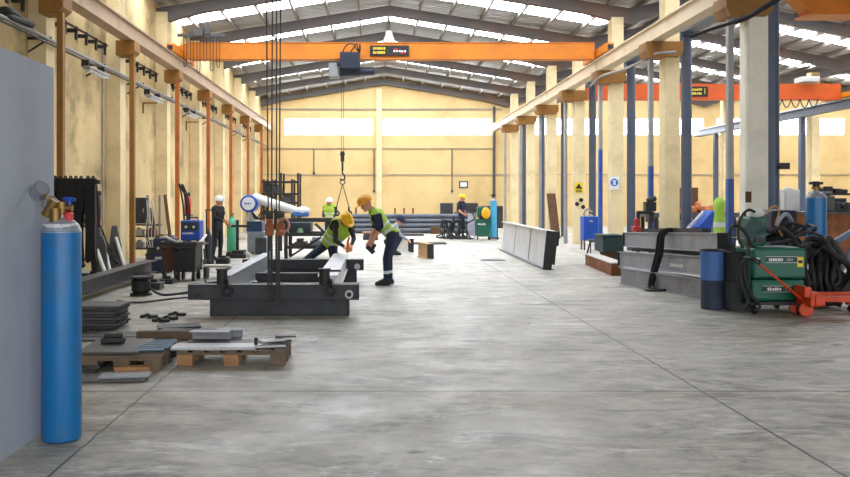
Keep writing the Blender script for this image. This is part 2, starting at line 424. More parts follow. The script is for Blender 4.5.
# right side
for k in range(7):
    y = YC[k]
    p = struct(MB().bx(6.8, 7.14, y - .2, y + .2, 0, 6.75).build('pillar', paleconcrete if k == 0 else creamcol), 'cream concrete column in the row beside the aisle')
    MB().prism([(0, 0), (.86, 0), (.86, -.26), (.75, -.36), (.08, -.36), (0, -.2)], (6.32, y - .34, 5.2), (6.32, y - .2, 5.2)).prism([(0, 0), (.48, 0), (.48, -.36), (.08, -.36), (0, -.2)], (6.32, y - .2, 5.2), (6.32, y + .25, 5.2)).build('bracket', ochre, p, .01)
    hz = (1.9, 2.3, 2.95, 2.4, 1.2, 1.0, 1.0)[k]
    q = struct(MB().bar((6.52, y - .02, hz), (6.52, y - .02, 4.85), .1, .12, V((0, 1, 0))).build('steel_pillar', greypost), 'thin steel post under the right crane rail')
    MB().bar((6.52, y - .02, .0), (6.52, y - .02, hz), .105, .125, V((0, 1, 0))).build('painted_foot', bluepaint if k < 3 else greypost, q)
    struct(MB().cyl((7.6, y + .6, 0), (7.6, y + .6, 5.55), .125, None, 14).bx(7.4, 7.8, y + .4, y + .8, 5.5, 5.56).build('steel_pillar', bluepost, None, 0, True), 'round blue grey steel post of the next bay')
t = thing('crane_rail', (6.55, 27, 5.22), 'long cream crane runway beam on the column brackets right of the aisle', 'crane rail')
MB().ibeam((6.55, 8, 5.385), (6.55, YB - .3, 5.385), .3, .37, .03, .16).build('runway_beam', creamrail, t)
MB().bar((6.55, 8, 5.595), (6.55, YB - .3, 5.595), .07, .05).build('rail', steelmid, t)
t = thing('crane_rail', (7.6, 27, 5.55), 'blue grey runway beam on round posts behind the column row', 'crane rail')
MB().ibeam((7.6, 8, 5.75), (7.6, YB - .3, 5.75), .3, .38, .03, .02).build('runway_beam', bluepost, t)
MB().bar((7.6, 8, 5.965), (7.6, YB - .3, 5.965), .07, .05).build('rail', steelmid, t)
t = thing('crane_rail', (17.7, 33, 4.9), 'distant blue grey runway beam at the far side of the right bay', 'crane rail')
MB().ibeam((17.7, 12, 5.07), (17.7, YB - .3, 5.07), .3, .33, .03, .02).build('runway_beam', bluepost, t)
MB().bar((17.7, 12, 5.27), (17.7, YB - .3, 5.27), .07, .06).build('rail', white, t)  # white colour stands in for light on the beam's top
for y in (29.9, 34.25, 38.6, 42.9):
    struct(MB().bar((17.7, y, 0), (17.7, y, 4.9), .2, .2, V((0, 1, 0))).build('steel_pillar', bluepost))
    struct(MB().bx(18.05, 18.4, y - .1, y + .3, 0, 6.75).build('pillar', creamcol))

# wall services on the left
t = thing('cable_conduit', (-6.2, 25, 4.4), 'grey cable conduit running along the left wall', 'conduit')
MB().tube([(-5.9, 8, 4.42), (-5.9, 45, 4.42)], .035).build('pipe', greypost, t)
MB().tube([(-5.88, 8, 4.34), (-5.88, 45, 4.34)], .022).build('pipe', steeldark, t)
for y in range(9, 45, 3): MB().bar((XL, y, 4.45), (-5.87, y, 4.45), .04, .05).bar((XL, y, 4.2), (-5.95, y, 4.42), .03, .03).build('clip', steelblack, t)
t0 = None
for i, (px, lab) in enumerate(((97, 'tube lamp hanging from the conduit left of the second brown post'), (155, 'tube lamp on the conduit left of the third brown post'), (192, 'small tube lamp on the conduit beyond the third brown post'))):
    y = 826 * 5.75 / (375 - px)
    t = thing('tube_lamp', (-5.75, y, 4.3), lab, 'lamp', 'tube lamps on the left wall conduit'); t.location.z -= .13
    MB().bx(-5.83, -5.67, y - .62, y + .62, 4.26, 4.32).build('housing', greypost, t, .01)
    MB().tube([(-5.71, y - .58, 4.24), (-5.71, y + .58, 4.24)], .02).tube([(-5.79, y - .58, 4.24), (-5.79, y + .58, 4.24)], .02).build('tube', white, t)
    for q in (-.48, .48): MB().bx(-5.9, -5.75, y + q - .02, y + q + .02, 4.32, 4.46).build('hanger', steelblack, t)
o = MB().tube(spline([at(-4, 12, 13.2), at(6, 10, 13.3), at(14, 14, 13.5), at(22, 20, 13.7), at(32, 25, 14.0)]), .06).tube(spline([at(-4, 18, 13.1), at(10, 17, 13.3), at(24, 22, 13.7)]), .05).build('cable_bundle', steelblack, None, 0, True)
tag(o, 'thick black cable bundle on the conduit above the grey board', 'cable')
for px, z0, nm in ((103, 5.0, 'thin vertical conduit on the wall above the leaning plates'), (160, 4.4, 'thin vertical conduit between the third post and the second lamp')):
    y = 826 * 6.26 / (375 - px)
    o = MB().tube([(-6.27, y, .9), (-6.27, y, z0)], .02).build('conduit_pipe', greypost); tag(o, nm, 'pipe')
for px, py, lab in ((144, 103, 'small bracket arm on the wall left of the third brown post'), (187, 122, 'small bracket arm on the wall right of the third brown post')):
    y = 826 * 6.26 / (375 - px); z = H - (py - VY) * y / F
    o = MB().bar((XL, y, z), (-5.9, y, z), .04, .04).bar((-6.28, y, z - .28), (-6.28, y, z), .04, .04).build('wall_bracket', ochre); tag(o, lab, 'bracket')
# back wall furniture
o = thing('wall_sign', (5.0, YB - .03, 2.05), 'white framed notice on the far wall above the back welder', 'sign')
a, c = at(459, 188, YB), at(468, 181, YB)
MB().bx(a.x, c.x, YB - .04, YB - .001, a.z, c.z).build('frame', steelmid, o); MB().bx(a.x + .07, c.x - .07, YB - .05, YB - .04, a.z + .07, c.z - .07).build('sheet', white, o)
a, c = at(440, 217, YB), at(453, 203, YB)
o = thing('wall_hatch', (a.x, YB - .05, a.z), 'dark square hatch on the far wall left of the back welder', 'hatch')
MB().bx(a.x, c.x, YB - .05, YB, a.z, c.z).build('frame', steelmid, o); MB().bx(a.x + .05, c.x - .05, YB - .07, YB - .05, a.z + .05, c.z - .05).build('door_panel', steeldark, o)
for px, lab, z0 in ((314, 'thin conduit on the far wall left of the hook', 3.0), (374, 'thin conduit beside the far wall pilaster', 2.0), (452, 'thin conduit above the dark hatch on the far wall', 2.0)):
    x = gx(px, YB); o = MB().tube([(x, YB - .04, z0), (x, YB - .04, 4.25)], .025).bx(x - .06, x + .06, YB - .09, YB, z0 - .15, z0).build('conduit_pipe', steelmid); tag(o, lab, 'pipe')
for px, lab in ((494, 'dark downpipe on the far wall in the corner by the last column'),):
    x = gx(px, YB); o = MB().tube([(x, YB - .08, 0), (x, YB - .08, 6.6)], .07).build('downpipe', steelmid); tag(o, lab, 'pipe')

# ---------------------------------------------------------------- cranes
def festoon(mb, a, b, n, drop, r=.012):
    a, b = V(a), V(b)
    for i in range(n): mb.tube(sag(a.lerp(b, i / n), a.lerp(b, (i + 1) / n), drop, 8), r, 6)
Y = 24.3
t = thing('bridge_crane', (.45, Y, 5.6), 'orange bridge crane spanning the main aisle', 'crane')
g = MB(); prof = [(-.16, -.27), (.16, -.27), (.16, .27), (-.16, .27)]
g.prism([(-.16, -.23), (.16, -.23), (.16, .23), (-.16, .23)], (-5.4, Y, 5.86), (6.42, Y, 5.86)); g.bx(-5.4, 6.42, Y - .2, Y + .2, 5.61, 5.64); g.bx(-5.4, 6.42, Y - .19, Y + .19, 6.08, 6.1)
for sx, x0, x1 in ((-1, -5.4, -5.75),):
    pts = [(x0, 5.62), (x0, 6.13), (x1, 5.98), (x1, 5.66)]
    g._faces([(x, Y - .16, z) for x, z in pts] + [(x, Y + .16, z) for x, z in pts], [(0, 1, 2, 3), (4, 5, 6, 7), (0, 1, 5, 4), (1, 2, 6, 5), (2, 3, 7, 6), (3, 0, 4, 7)])
g.build('girder', craneorange, t)
for x, dz in ((-5.7, 0), (6.55, .02)):
    e = MB().bx(x - .11, x + .11, Y - 1.3, Y + 1.3, 5.63 + dz, 5.86 + dz).build('end_carriage', craneorange, t, .01)
    for q in (-1.05, 1.05): MB().disc((x, Y + q, 5.69 + dz), (1, 0, 0), .09, .1).build('wheel', steelblack, e)
    MB().bx(x - .07, x + .07, Y - 1.36, Y - 1.3, 5.68 + dz, 5.8 + dz).build('buffer', rubber, e)
a, c = at(370, 55.5, Y - .23), at(409, 45.5, Y - .23)
b = MB().bx(a.x, c.x, Y - .24, Y - .17, a.z, c.z).build('name_board', signblack, t)
m = MB(); w = c.x - a.x
for r in range(2): glyphs(m, (a.x + w * .08, Y - .245, a.z + .05 + r * .12), (1, 0, 0), Z, w * .32, .07, 6, .004, r)
m.build('lettering', signyellow, b)
m = MB(); m.bx(a.x + w * .62, a.x + w * .72, Y - .247, Y - .24, a.z + .16, a.z + .2).bx(a.x + w * .78, a.x + w * .92, Y - .247, Y - .24, a.z + .06, a.z + .1); m.build('mark', red, b)
m = MB(); glyphs(m, (a.x + w * .6, Y - .245, a.z + .1), (1, 0, 0), Z, w * .34, .05, 5, .004, 9); m.build('lettering', white, b)
h = at(350, 62, Y)      # hoist
ho = MB().bx(h.x - .38, h.x + .22, Y - .3, Y + .3, 5.4, 5.5).bx(h.x - .3, h.x + .2, Y - .17, Y + .17, 5.48, 5.6).build('hoist', steelblack, t)
MB().bx(h.x - .28, h.x + .3, Y - .42, Y - .26, 5.3, 5.78).build('trolley_plate', mat('hoist_blue', (20, 28, 50), .5), ho, .02)
MB().cyl((h.x - .3, Y, 5.3), (h.x + .3, Y, 5.3), .17, None, 18).build('drum', mat('hoist_blue', (20, 28, 50), .5), ho, 0, True)
MB().cyl((h.x + .3, Y, 5.28), (h.x + .72, Y, 5.28), .12, None, 16).build('motor', mat('hoist_navy', (30, 36, 60), .5), ho, 0, True)
MB().bx(h.x - .62, h.x - .32, Y - .2, Y + .2, 5.08, 5.5).build('gear_box', greypost, ho, .03)
m = MB()
for k in range(3): m.tube(spline([(h.x - .25 + k * .2, Y - .3, 5.7), (h.x - .1 + k * .2, Y - .42, 5.95 - .08 * k), (h.x + .1 + k * .1, Y - .4, 6.0), (h.x + .28, Y - .3, 5.75)]), .018, 6)
m.build('cable_loop', rubber, ho)
hx = gx(342.5, Y)
k_ = MB(); k_.tube([(hx - .03, Y, 5.2), (hx - .03, Y, 2.9)], .007, 6).tube([(hx + .03, Y, 5.2), (hx + .03, Y, 2.9)], .007, 6); k_.build('hoist_rope', steelblack, t)
hb = MB().bx(hx - .055, hx + .055, Y - .05, Y + .05, 2.62, 2.92).disc((hx, Y - .0, 2.84), (0, 1, 0), .075, .08).cyl((hx, Y, 2.35), (hx, Y, 2.64), .03).build('hook_block', steelblack, t)
MB().tube(spline([(hx, Y, 2.4), (hx, Y, 2.28), (hx + .06, Y, 2.2), (hx + .05, Y, 2.1), (hx - .03, Y, 2.07), (hx - .06, Y, 2.13)]), .022, 8).build('hook', steelblack, hb, 0, True)
# electrics and festoon at the left end
m = MB(); x0 = gx(183, Y)
m.bar((gx(180, Y), Y - .3, 6.28), (gx(226, Y), Y - .3, 6.28), .06, .08).bx(gx(196, Y), gx(206, Y), Y - .45, Y - .15, 6.24, 6.44).bx(gx(208, Y), gx(212, Y), Y - .4, Y - .2, 6.3, 6.6).bx(gx(186, Y), gx(189, Y), Y - .35, Y - .25, 6.2, 6.3)
m.build('cable_track', steelmid, t)
m = MB()
for i in range(6):
    xa = gx(186 + i * 6.5, Y); xb = gx(189 + i * 6.5, Y); dz = random.uniform(.6, 1.15)
    m.tube(spline([(xa, Y - .28, 6.25), (xa + .01, Y - .3, 6.25 - dz), ((xa + xb) / 2, Y - .3, 6.15 - dz), (xb, Y - .3, 6.25 - dz), (xb, Y - .28, 6.25)], 5), .01, 6)
m.build('festoon_cable', rubber, t)
# lamp under the ridge
y = 28.0; lx = gx(389, y)
t = thing('high_bay_lamp', (lx, y, 6.7), 'white high bay lamp hanging under the roof ridge', 'lamp')
MB().lathe([(.05, .62), (.11, .6), (.13, .45), (.16, .4), (.26, .12), (.28, .1), (.27, .09), (.15, .38), (.05, .4)], (lx, y, 6.6), Z, 20).build('lamp_shade', offwhite, t, 0, True)
MB().lathe([(.02, 0), (.2, .0), (.24, .05), (.24, .1), (.05, .12)], (lx, y, 6.62), Z, 18).build('lens', glow('lamp_lens', (255, 246, 236), 3), t, 0, True)
MB().tube([(lx, y, 7.2), (lx, y, 7.7)], .02).build('hanger', steelblack, t)
# right bay: far crane
Y = 31.2
t = thing('bridge_crane', (12.7, Y, 5.25), 'orange bridge crane far down the right bay', 'crane')
MB().bx(7.65, 17.5, Y - .16, Y + .16, 5.27, 5.84).bx(7.65, 17.5, Y - .2, Y + .2, 5.25, 5.29).build('girder', mat('crane_orange_deep', (200, 84, 12), .5, var=.08), t)
for x in (7.6, 17.62): MB().bx(x - .11, x + .11, Y - 1.2, Y + 1.2, 5.99 if x < 9 else 5.32, 6.2 if x < 9 else 5.5).build('end_carriage', craneorange, t)
MB().bx(7.5, 7.85, Y - .15, Y + .15, 5.5, 6.1).build('end_plate', craneorange, t)
a, c = at(690, 96.5, Y - .2), at(708, 86.5, Y - .2)
b = MB().bx(a.x, c.x, Y - .2, Y - .165, a.z, c.z).build('name_board', signblack, t)
m = MB(); w = c.x - a.x
for r in range(2): glyphs(m, (a.x + w * .08, Y - .205, a.z + .07 + r * .15), (1, 0, 0), Z, w * .6, .09, 6, .004, r + 4)
m.bx(a.x + w * .8, a.x + w * .84, Y - .208, Y - .2, a.z + .1, a.z + .3); m.build('lettering', signyellow, b)
b = MB().bx(gx(798, Y), gx(816, Y), Y - .3, Y + .3, 5.9, 6.1).build('hoist_box', offwhite, t, .03)
m = MB(); festoon(m, at(764, 99, Y - .25), at(818, 99, Y - .25), 6, .32, .02); m.build('festoon_cable', rubber, t)
# right bay: near crane, only its lower left corner is in view
Y = 17.3
t = thing('bridge_crane', (12.7, Y, 5.36), 'near orange crane girder at the top right corner of the view', 'crane')
pts = [(7.8, 5.98), (8.55, 5.86), (9.05, 5.36), (17.4, 5.36), (17.4, 6.1), (7.8, 6.3)]
n = len(pts); m = MB(); m._faces([(x, Y - .2, z) for x, z in pts] + [(x, Y + .2, z) for x, z in pts], [tuple(range(n)), tuple(range(n, 2 * n))] + [(i, (i + 1) % n, n + (i + 1) % n, n + i) for i in range(n)])
m.build('girder', craneorange, t)
m = MB().bx(8.95, 17.4, Y - .3, Y + .3, 5.33, 5.37); m.build('flange', craneorange, t)
for x in (7.6, 17.6): MB().bx(x - .12, x + .12, Y - 1.2, Y + 1.2, 5.99 if x < 9 else 5.32, 6.22 if x < 9 else 5.55).build('end_carriage', craneorange, t)
# cable sweeping past the near column
o = MB().tube(spline([at(735, 22, 14.6), at(748, 17, 14.4), at(760, 10, 14.2), at(775, 1, 14), at(790, -8, 13.8)]), .05).tube(spline([at(690, 37, 15), at(712, 29, 14.8), at(735, 22, 14.6)]), .03).build('power_cable', rubber, None, 0, True)
tag(o, 'black power cable sweeping up past the near cream column', 'cable')
o = MB().tube(spline([at(590, 86, 23.2), at(602, 76, 22.8), at(622, 70, 21.5), at(640, 62, 20.5), at(655, 54, 19.2), at(676, 52, 19.1)]), .035).build('air_hose', greypost, None, 0, True)
tag(o, 'grey air pipe curving between the two column brackets', 'pipe')
# ---------------------------------------------------------------- left foreground
struct(MB().bx(-2.26, -2.2, .3, 5.66, .0, 2.44).build('wall_partition', greypanel), 'blue grey board partition at the left edge')
def gas_cylinder(loc, label, blue, h, r, top=True, gauge=False):
    x, y, z = loc; t = thing('gas_cylinder', loc, label, 'gas cylinder')
    s = h - .14
    MB().lathe([(r * .86, 0), (r * .98, .012), (r, .04), (r, s - .06), (r * .99, s - .05)], loc, Z, 32).build('body', blue, t, 0, True)
    MB().lathe([(r * 1.005, s - .06), (r * .97, s - .04), (r * .86, s - .01), (r * .6, s + .02), (r * .36, s + .035), (r * .34, s + .05)], loc, Z, 32).build('shoulder', steelgrey, t, 0, True)
    v = MB().cyl((x, y, z + s +0.035), (x, y, z + s +0.135), .034).cyl((x - .06, y, z + s +0.095), (x + .07, y, z + s +0.095), .022).build('valve', brass, t, 0, True)
    if gauge:
        MB().ring((x + .05, y - .0, z + s +0.150), (0, .25, 1), .034, .009, 16, 6).bar((x + .02, y, z + s +0.148), (x + .08, y, z + s +0.148), .015, .015).cyl((x + .05, y, z + s +0.09), (x + .05, y, z + s +0.150), .01).build('hand_wheel', machineblue, v, 0, True)
        MB().cyl((x - .09, y - .01, z + s +0.045), (x - .03, y - .02, z + s +0.145), .04, .035).cyl((x - .02, y - .05, z + s -0.005), (x - .02, y - .05, z + s +0.095), .035).cyl((x - .06, y - .0, z + s + .13), (x - .11, y - .03, z + s + .2), .015).build('regulator', brass, v, 0, True)
        g = MB().cyl((x - .15, y - .02, z + s +0.185), (x - .10, y - .06, z + s +0.225), .052, None, 20).cyl((x - .1, y + .03, z + s +0.115), (x - .06, y - .01, z + s +0.135), .045, None, 20).build('gauge', chrome, v, 0, True)
        MB().cyl((x - .101, y - .0625, z + s +0.224), (x - .098, y - .065, z + s +0.226), .043, None, 20).build('dial', mat('gauge_face', (120, 124, 130), .3), g)
        MB().bx(x + .035, x + .075, y - .05, y + .02, z + s -0.005, z + s +0.07).build('cap_tag', red, v, .01)
        m = MB()
        for a in range(5): m.box((x + math.cos(-2.4 + a * .5) * r * .8, y + math.sin(-2.4 + a * .5) * r * .92, z + s - .02), (.05, .008, .035), -2.4 + a * .5 + 1.57, .5)
        m.build('label_scrap', white, t)
    else:
        MB().cyl((x, y, z + s +0.115), (x, y, z + s +0.195), .05, None, 12).bx(x - .1, x + .1, y - .03, y + .03, z + s +0.145, z + s +0.185).build('valve_cap', rubber, v, .008)
    return t
cy = 5.31
gas_cylinder((gx(61.5, cy), cy, 0), 'tall blue gas cylinder with gauges standing against the grey board', cylblue, 1.53, .124, True, True)

def pallet(x0, x1, y0, y1, rz, label, m, front):
    loc = ((x0 + x1) / 2, (y0 + y1) / 2, 0); t = thing('pallet', loc, label, 'pallet')
    w, d = x1 - x0, y1 - y0
    for yy in (y0 + .05, (y0 + y1) / 2, y1 - .05):
        for xx in (x0 + .07, (x0 + x1) / 2, x1 - .07):
            MB().bx(xx - .07, xx + .07, yy - .05, yy + .05, .0, .1).build('block', front if xx < x1 - .2 else m, t, .004)
        MB().bx(x0, x1, yy - .05, yy + .05, .1, .122).build('stringer_board', m, t, .003)
    n = 7
    for i in range(n):
        xx = x0 + .05 + (w - .1) * i / (n - 1); MB().bx(xx - .05, xx + .05, y0, y1, .122, .144).build('deck_board', m, t, .003)
    t.rotation_euler.z = rz
    return t
pallet(-1.83, -.83, 7.62, 8.2, 0, 'orange brown pallet at the aisle edge under steel offcuts', oldwood, wood)
def plate(c, size, rz, m, label, name='steel_plate', cat='steel plate', grp=None, rx=0, ry=0):
    o = MB().box(c, size, rz, rx, ry).build(name, m, None, .003); return tag(o, label, cat, grp)
plate((-1.5, 7.75, .157), (.78, .24, .026), .02, steellight, 'long flat pale steel plate on the front of the orange pallet')
plate((-1.45, 7.98, .157), (.7, .2, .026), -.02, steelmid, 'dark flat steel plate behind the pale plate on the pallet')
for a, b, lab in (((-1.8, 8.08), (-1.42, 8.06), 'upper grey channel offcut with an open end on the pallet back'), ((-1.56, 8.2), (-1.32, 8.22), 'short grey channel offcut behind the longer one on the pallet')):
    o = MB().channel((a[0], a[1], .2), (b[0], b[1], .2), .14, .105, .012, 1).build('channel_offcut', beamgrey); tag(o, lab, 'steel offcut')
for i, (x, y, rz, sx, sy) in enumerate(((-1.0, 7.8, .25, .3, .14), (-.95, 7.92, -.35, .26, .16), (-.98, 7.84, .5, .24, .1), (-.86, 7.95, .1, .2, .12))):
    plate((x, y, .158 + .022 * i), (sx, sy, .018), rz, (steellight, steelmid, steellight, steelmid)[i], ('lowest pale offcut at the right end of the orange pallet', 'dark offcut lying across the pale one on the pallet end', 'pale tilted offcut near the top of the pallet end heap', 'topmost dark offcut of the heap on the pallet end')[i], 'steel_offcut', 'steel offcut')
plate((-1.12, 7.78, .19), (.03, .03, .09), .4, steelblack, 'small dark upright stub on the pallet between the plates', 'steel_stub', 'steel offcut')
pallet(-2.62, -1.93, 7.35, 8.15, .03, 'dark weathered pallet behind the blue cylinder', oldwood, oldwood)
plate((-2.42, 7.75, .16), (.55, .7, .02), .06, steelmid, 'dark square steel sheet on the weathered pallet')
o = MB().box((-2.5, 7.9, .2), (.22, .16, .05), .2).box((-2.5, 7.9, .245), (.17, .13, .04), .3).build('clamp_block', steelblack, None, .01); tag(o, 'black block on the dark steel sheet', 'clamp block')
for i in range(5):
    y = 7.5 + i * .1
    o = MB().cyl((-2.18 + i * .01, y, .172), (-1.93 + .02 * (i % 3), y + .05, .17), .022, None, 12).build('steel_bar', mat('bright_bar', (120, 140, 158), .3, metal=.5, var=.1), None, 0, True)
    tag(o, 'short blue grey bar lying on the right side of the weathered pallet', 'steel bar', 'bars on the weathered pallet')
plate((-2.22, 7.05, .012), (.56, .26, .018), .05, steelmid, 'flat dark plate on the floor before the weathered pallet')
plate((-2.14, 7.08, .031), (.42, .2, .016), .12, steelgrey, 'smaller grey plate lying on the flat dark floor plate')
o = MB().box((-2.14, 7.3, .035), (.3, .1, .06), .04).build('timber_block', wood, None, .006); tag(o, 'pale timber block under the front of the weathered pallet', 'timber')
for i in range(3):
    plate((-2.72, 7.5 + .02 * i, .02 + .032 * i), (.5, .4, .028), .1 * i, steeldark, ('lowest', 'middle', 'top')[i] + ' dark plate of the low stack behind the blue cylinder')
# sheets stacked farther back
for i in range(8):
    off = random.uniform(-.03, .03)
    m = MB().bx(gx(80, 10) + off - .35, gx(126, 10) + off, 9.65, 10.15, .02 + .034 * i, .048 + .034 * i); x1 = gx(126, 10) + off
    for q in range(5): m.bx(x1, x1 + .02, 9.67 + q * .1, 9.72 + q * .1, .024 + .034 * i, .044 + .034 * i)
    o = m.build('steel_sheet', steelmid if i % 2 else steeldark); tag(o, 'dark steel sheet in the thick stack behind the blue cylinder', 'steel sheet', 'sheets stacked behind the blue cylinder')
for i in range(3):
    plate((-2.75 - .1 * i, 9.0 + .2 * i, .012 + 0 * i), (1.1, .16, .022), .05 - .04 * i, steelmid, ('nearest', 'middle', 'farthest')[i] + ' loose flat bar on the floor before the sheet stack', 'flat_bar', 'flat bar')
plate((-2.3, 9.05, .05), (.6, .1, .09), .08, oldwood, 'short timber on the floor behind the orange pallet', 'timber_block', 'timber')
for i, (px, py) in enumerate(((148, 318), (160, 322), (168, 320), (176, 316))):
    y = 1280 / (py - 198) ; o = MB().tube(spline([(gx(px - 7, y), y, .015), (gx(px - 2, y), y + .1, .03), (gx(px + 3, y), y - .05, .03), (gx(px + 8, y), y + .05, .015)]), .022).build('chain_scrap', rubber, None, 0, True)
    tag(o, 'short piece of black cable lying on the floor behind the pallets', 'cable', 'black cable pieces on the floor')

# long beam on blocks
o = MB().ibeam((-4.42, 8.6, .21), (-4.42, 16.3, .21), .24, .24, .02, .014).build('steel_beam_length', steelmid); o.name = 'steel_girder'; WL[o.name] = o.location.copy()
tag(o, 'long steel beam lying on the floor along the left wall', 'steel beam')
for y, lab in ((9.2, 'wooden block under the near end of the long steel beam'), (15.7, 'wooden block under the far end of the long steel beam')):
    b = MB().bx(-4.62, -4.22, y - .06, y + .06, 0, .09).build('timber_block', oldwood); tag(b, lab, 'timber')
y = 13.2; x = gx(141, y)
o = thing('cable_drum', (x, y, 0), 'small dark cable drum on the floor beside the long beam', 'cable drum')
MB().lathe([(.17, 0), (.17, .03), (.11, .04), (.11, .26), (.16, .27), (.16, .3), (.03, .3)], (x, y, 0), Z, 20).build('spool', steelblack, o, 0, True)
MB().lathe([(.125, .05), (.15, .07), (.15, .23), (.125, .25)], (x, y, 0), Z, 20).build('wound_cable', rubber, o, 0, True)
o = MB().tube(spline([(x + .15, y, .1), (x + .4, y - .15, .02), (x + .75, y + .3, .02), (x + 1.0, y + 1.1, .02), (x + .7, y + 1.6, .02), (x + 1.1, y + 1.9, .02), (x + 1.8, y + 1.5, .02)]), .02).build('floor_cable', rubber, None, 0, True); tag(o, 'black cable snaking over the floor from the small drum', 'cable')
o = MB().tube(spline([(x - .1, y - .9, .02), (x + .3, y - 1.1, .02), (x + .7, y - .6, .02), (x + 1.3, y - .3, .02), (x + 1.9, y + .2, .02), (x + 2.1, y + .9, .02)]), .014).build('floor_cable', rubber, None, 0, True); tag(o, 'thin black cable crossing the floor toward the steel frame', 'cable')

# sling rack
y = 14.0
t = thing('sling_rack', (-5.0, y, 0), 'black steel rack by the left wall hung with lifting slings', 'rack')
for x in (-5.45, -4.76):
    MB().bar((x, y, 0), (x, y, 1.86), .06, .06, V((0, 1, 0))).build('post', steelblack, t); MB().bx(x - .05, x + .05, y - .35, y + .35, 0, .05).build('foot', steelblack, t)
MB().bar((-5.55, y, 1.86), (-4.66, y, 1.82), .07, .07).build('top_bar', steelblack, t)
MB().bar((-5.45, y, .25), (-4.76, y, .25), .05, .05).build('low_bar', steelblack, t)
for i in range(8):
    x = -5.42 + i * .088 + (.03 if i > 5 else 0); L = random.uniform(1.35, 1.75)
    m = MB()
    for s in (-1, 1):
        pts = spline([(x, y + s * .045, 1.88), (x + random.uniform(-.02, .02), y + s * .07, 1.5), (x + random.uniform(-.05, .05), y + s * .08, 1.0), (x + random.uniform(-.05, .05), y + s * .05, 1.88 - L)], 4)
        for p, q in zip(pts, pts[1:]): m.bar(p, q, .085, .02, V((0, 1, 0)))
    m.ring((x, y, 1.86), (1, 0, 0), .06, .014, 14, 6)
    m.cyl((x - .03, y, 1.88 - L - .03), (x + .05, y, 1.88 - L + .02), .05)
    o = m.build('lifting_sling', blackcloth); tag(o, 'black lifting sling hanging on the rack behind the blue cylinder', 'sling', 'slings on the rack')
# leaning things
def lean2(px, yb, yt, m, label):
    ys_ = [p[1] for p in px]; lo, hi = max(ys_), min(ys_)
    P = []
    for x, y_ in px:
        d = yb + (yt - yb) * (lo - y_) / (lo - hi); P.append(at(x, y_, d))
    n = len(P); mb = MB(); q = V((0, .03, .01))
    mb._faces([p - q for p in P] + [p + q for p in P], [tuple(range(n)), tuple(range(n, 2 * n))] + [(i, (i + 1) % n, n + (i + 1) % n, n + i) for i in range(n)])
    o = mb.build('leaning_plate', m); return tag(o, label, 'steel plate')
def lean(x, y, w, h, rx, rz, m, label, name='leaning_plate', cat='steel plate', top=None):
    mb = MB(); T = .02
    M = Matrix.Translation(V((x, y, 0))) @ Matrix.Rotation(rz, 4, 'Z') @ Matrix.Rotation(rx, 4, 'Y')
    prof = top or [(-w / 2, 0), (w / 2, 0), (w / 2, h), (-w / 2, h)]
    n = len(prof); mb._faces([M @ V((-T, p[0], p[1])) for p in prof] + [M @ V((T, p[0], p[1])) for p in prof], [tuple(range(n)), tuple(range(n, 2 * n))] + [(i, (i + 1) % n, n + (i + 1) % n, n + i) for i in range(n)])
    return tag(mb.build(name, m), label, cat)
lean2([(92, 276), (108, 276), (106, 244), (103, 236), (101, 236), (101, 228), (97, 228), (96, 236), (92, 244)], 16.3, 16.9, steeldark, 'dark cut plate with a stepped top leaning beside the sling rack')
lean2([(109, 270), (124, 270), (121, 245), (117, 226), (112, 226), (110, 240)], 17.7, 18.5, steeldark, 'tall dark plate leaning under the hose coil')
for a, b, lab in ((at(107, 278, 15.8), at(97, 250, 16.4), 'white bar leaning nearest to the sling rack'), (at(111, 275, 16.4), at(103, 243, 16.9), 'white bar leaning left of the hose coil'), (at(126, 271, 17.3), at(116, 238, 18.2), 'white bar leaning right of the hose coil')):
    o = MB().cyl(a, b, .035).build('steel_tube', offwhite, None, 0, True); tag(o, lab, 'tube')
y = 17.6
t = thing('hose_coil', (-6.05, y, 1.2), 'black hose coil with red fittings hung on the left wall', 'hose')
m = MB()
for i in range(5): m.ring((-6.1 + .05 * i, y + .02 * i, 1.25), (1, .15 * i - .3, 0), .33 + .02 * (i % 2), .022, 22, 6)
m.build('coil', rubber, t, 0, True)
m = MB()
for s in (0, .15, .3): m.tube(spline([(-5.95, y + s, .95), (-5.8, y + s + .1, .5), (-5.5, y + s + .2, .1), (-5.2, y + s + .1, .03)]), .022)
m.build('hose_tail', rubber, t, 0, True)
MB().cyl((-5.88, y - .25, 1.0), (-5.86, y - .25, 1.18), .045).cyl((-5.86, y - .1, .98), (-5.84, y - .1, 1.08), .035).build('fitting', red, t, 0, True)
MB().bar((XL, y, 1.62), (-5.85, y, 1.62), .04, .04).bx(-5.9, -5.84, y - .02, y + .02, 1.6, 1.7).build('hook', steelmid, t)

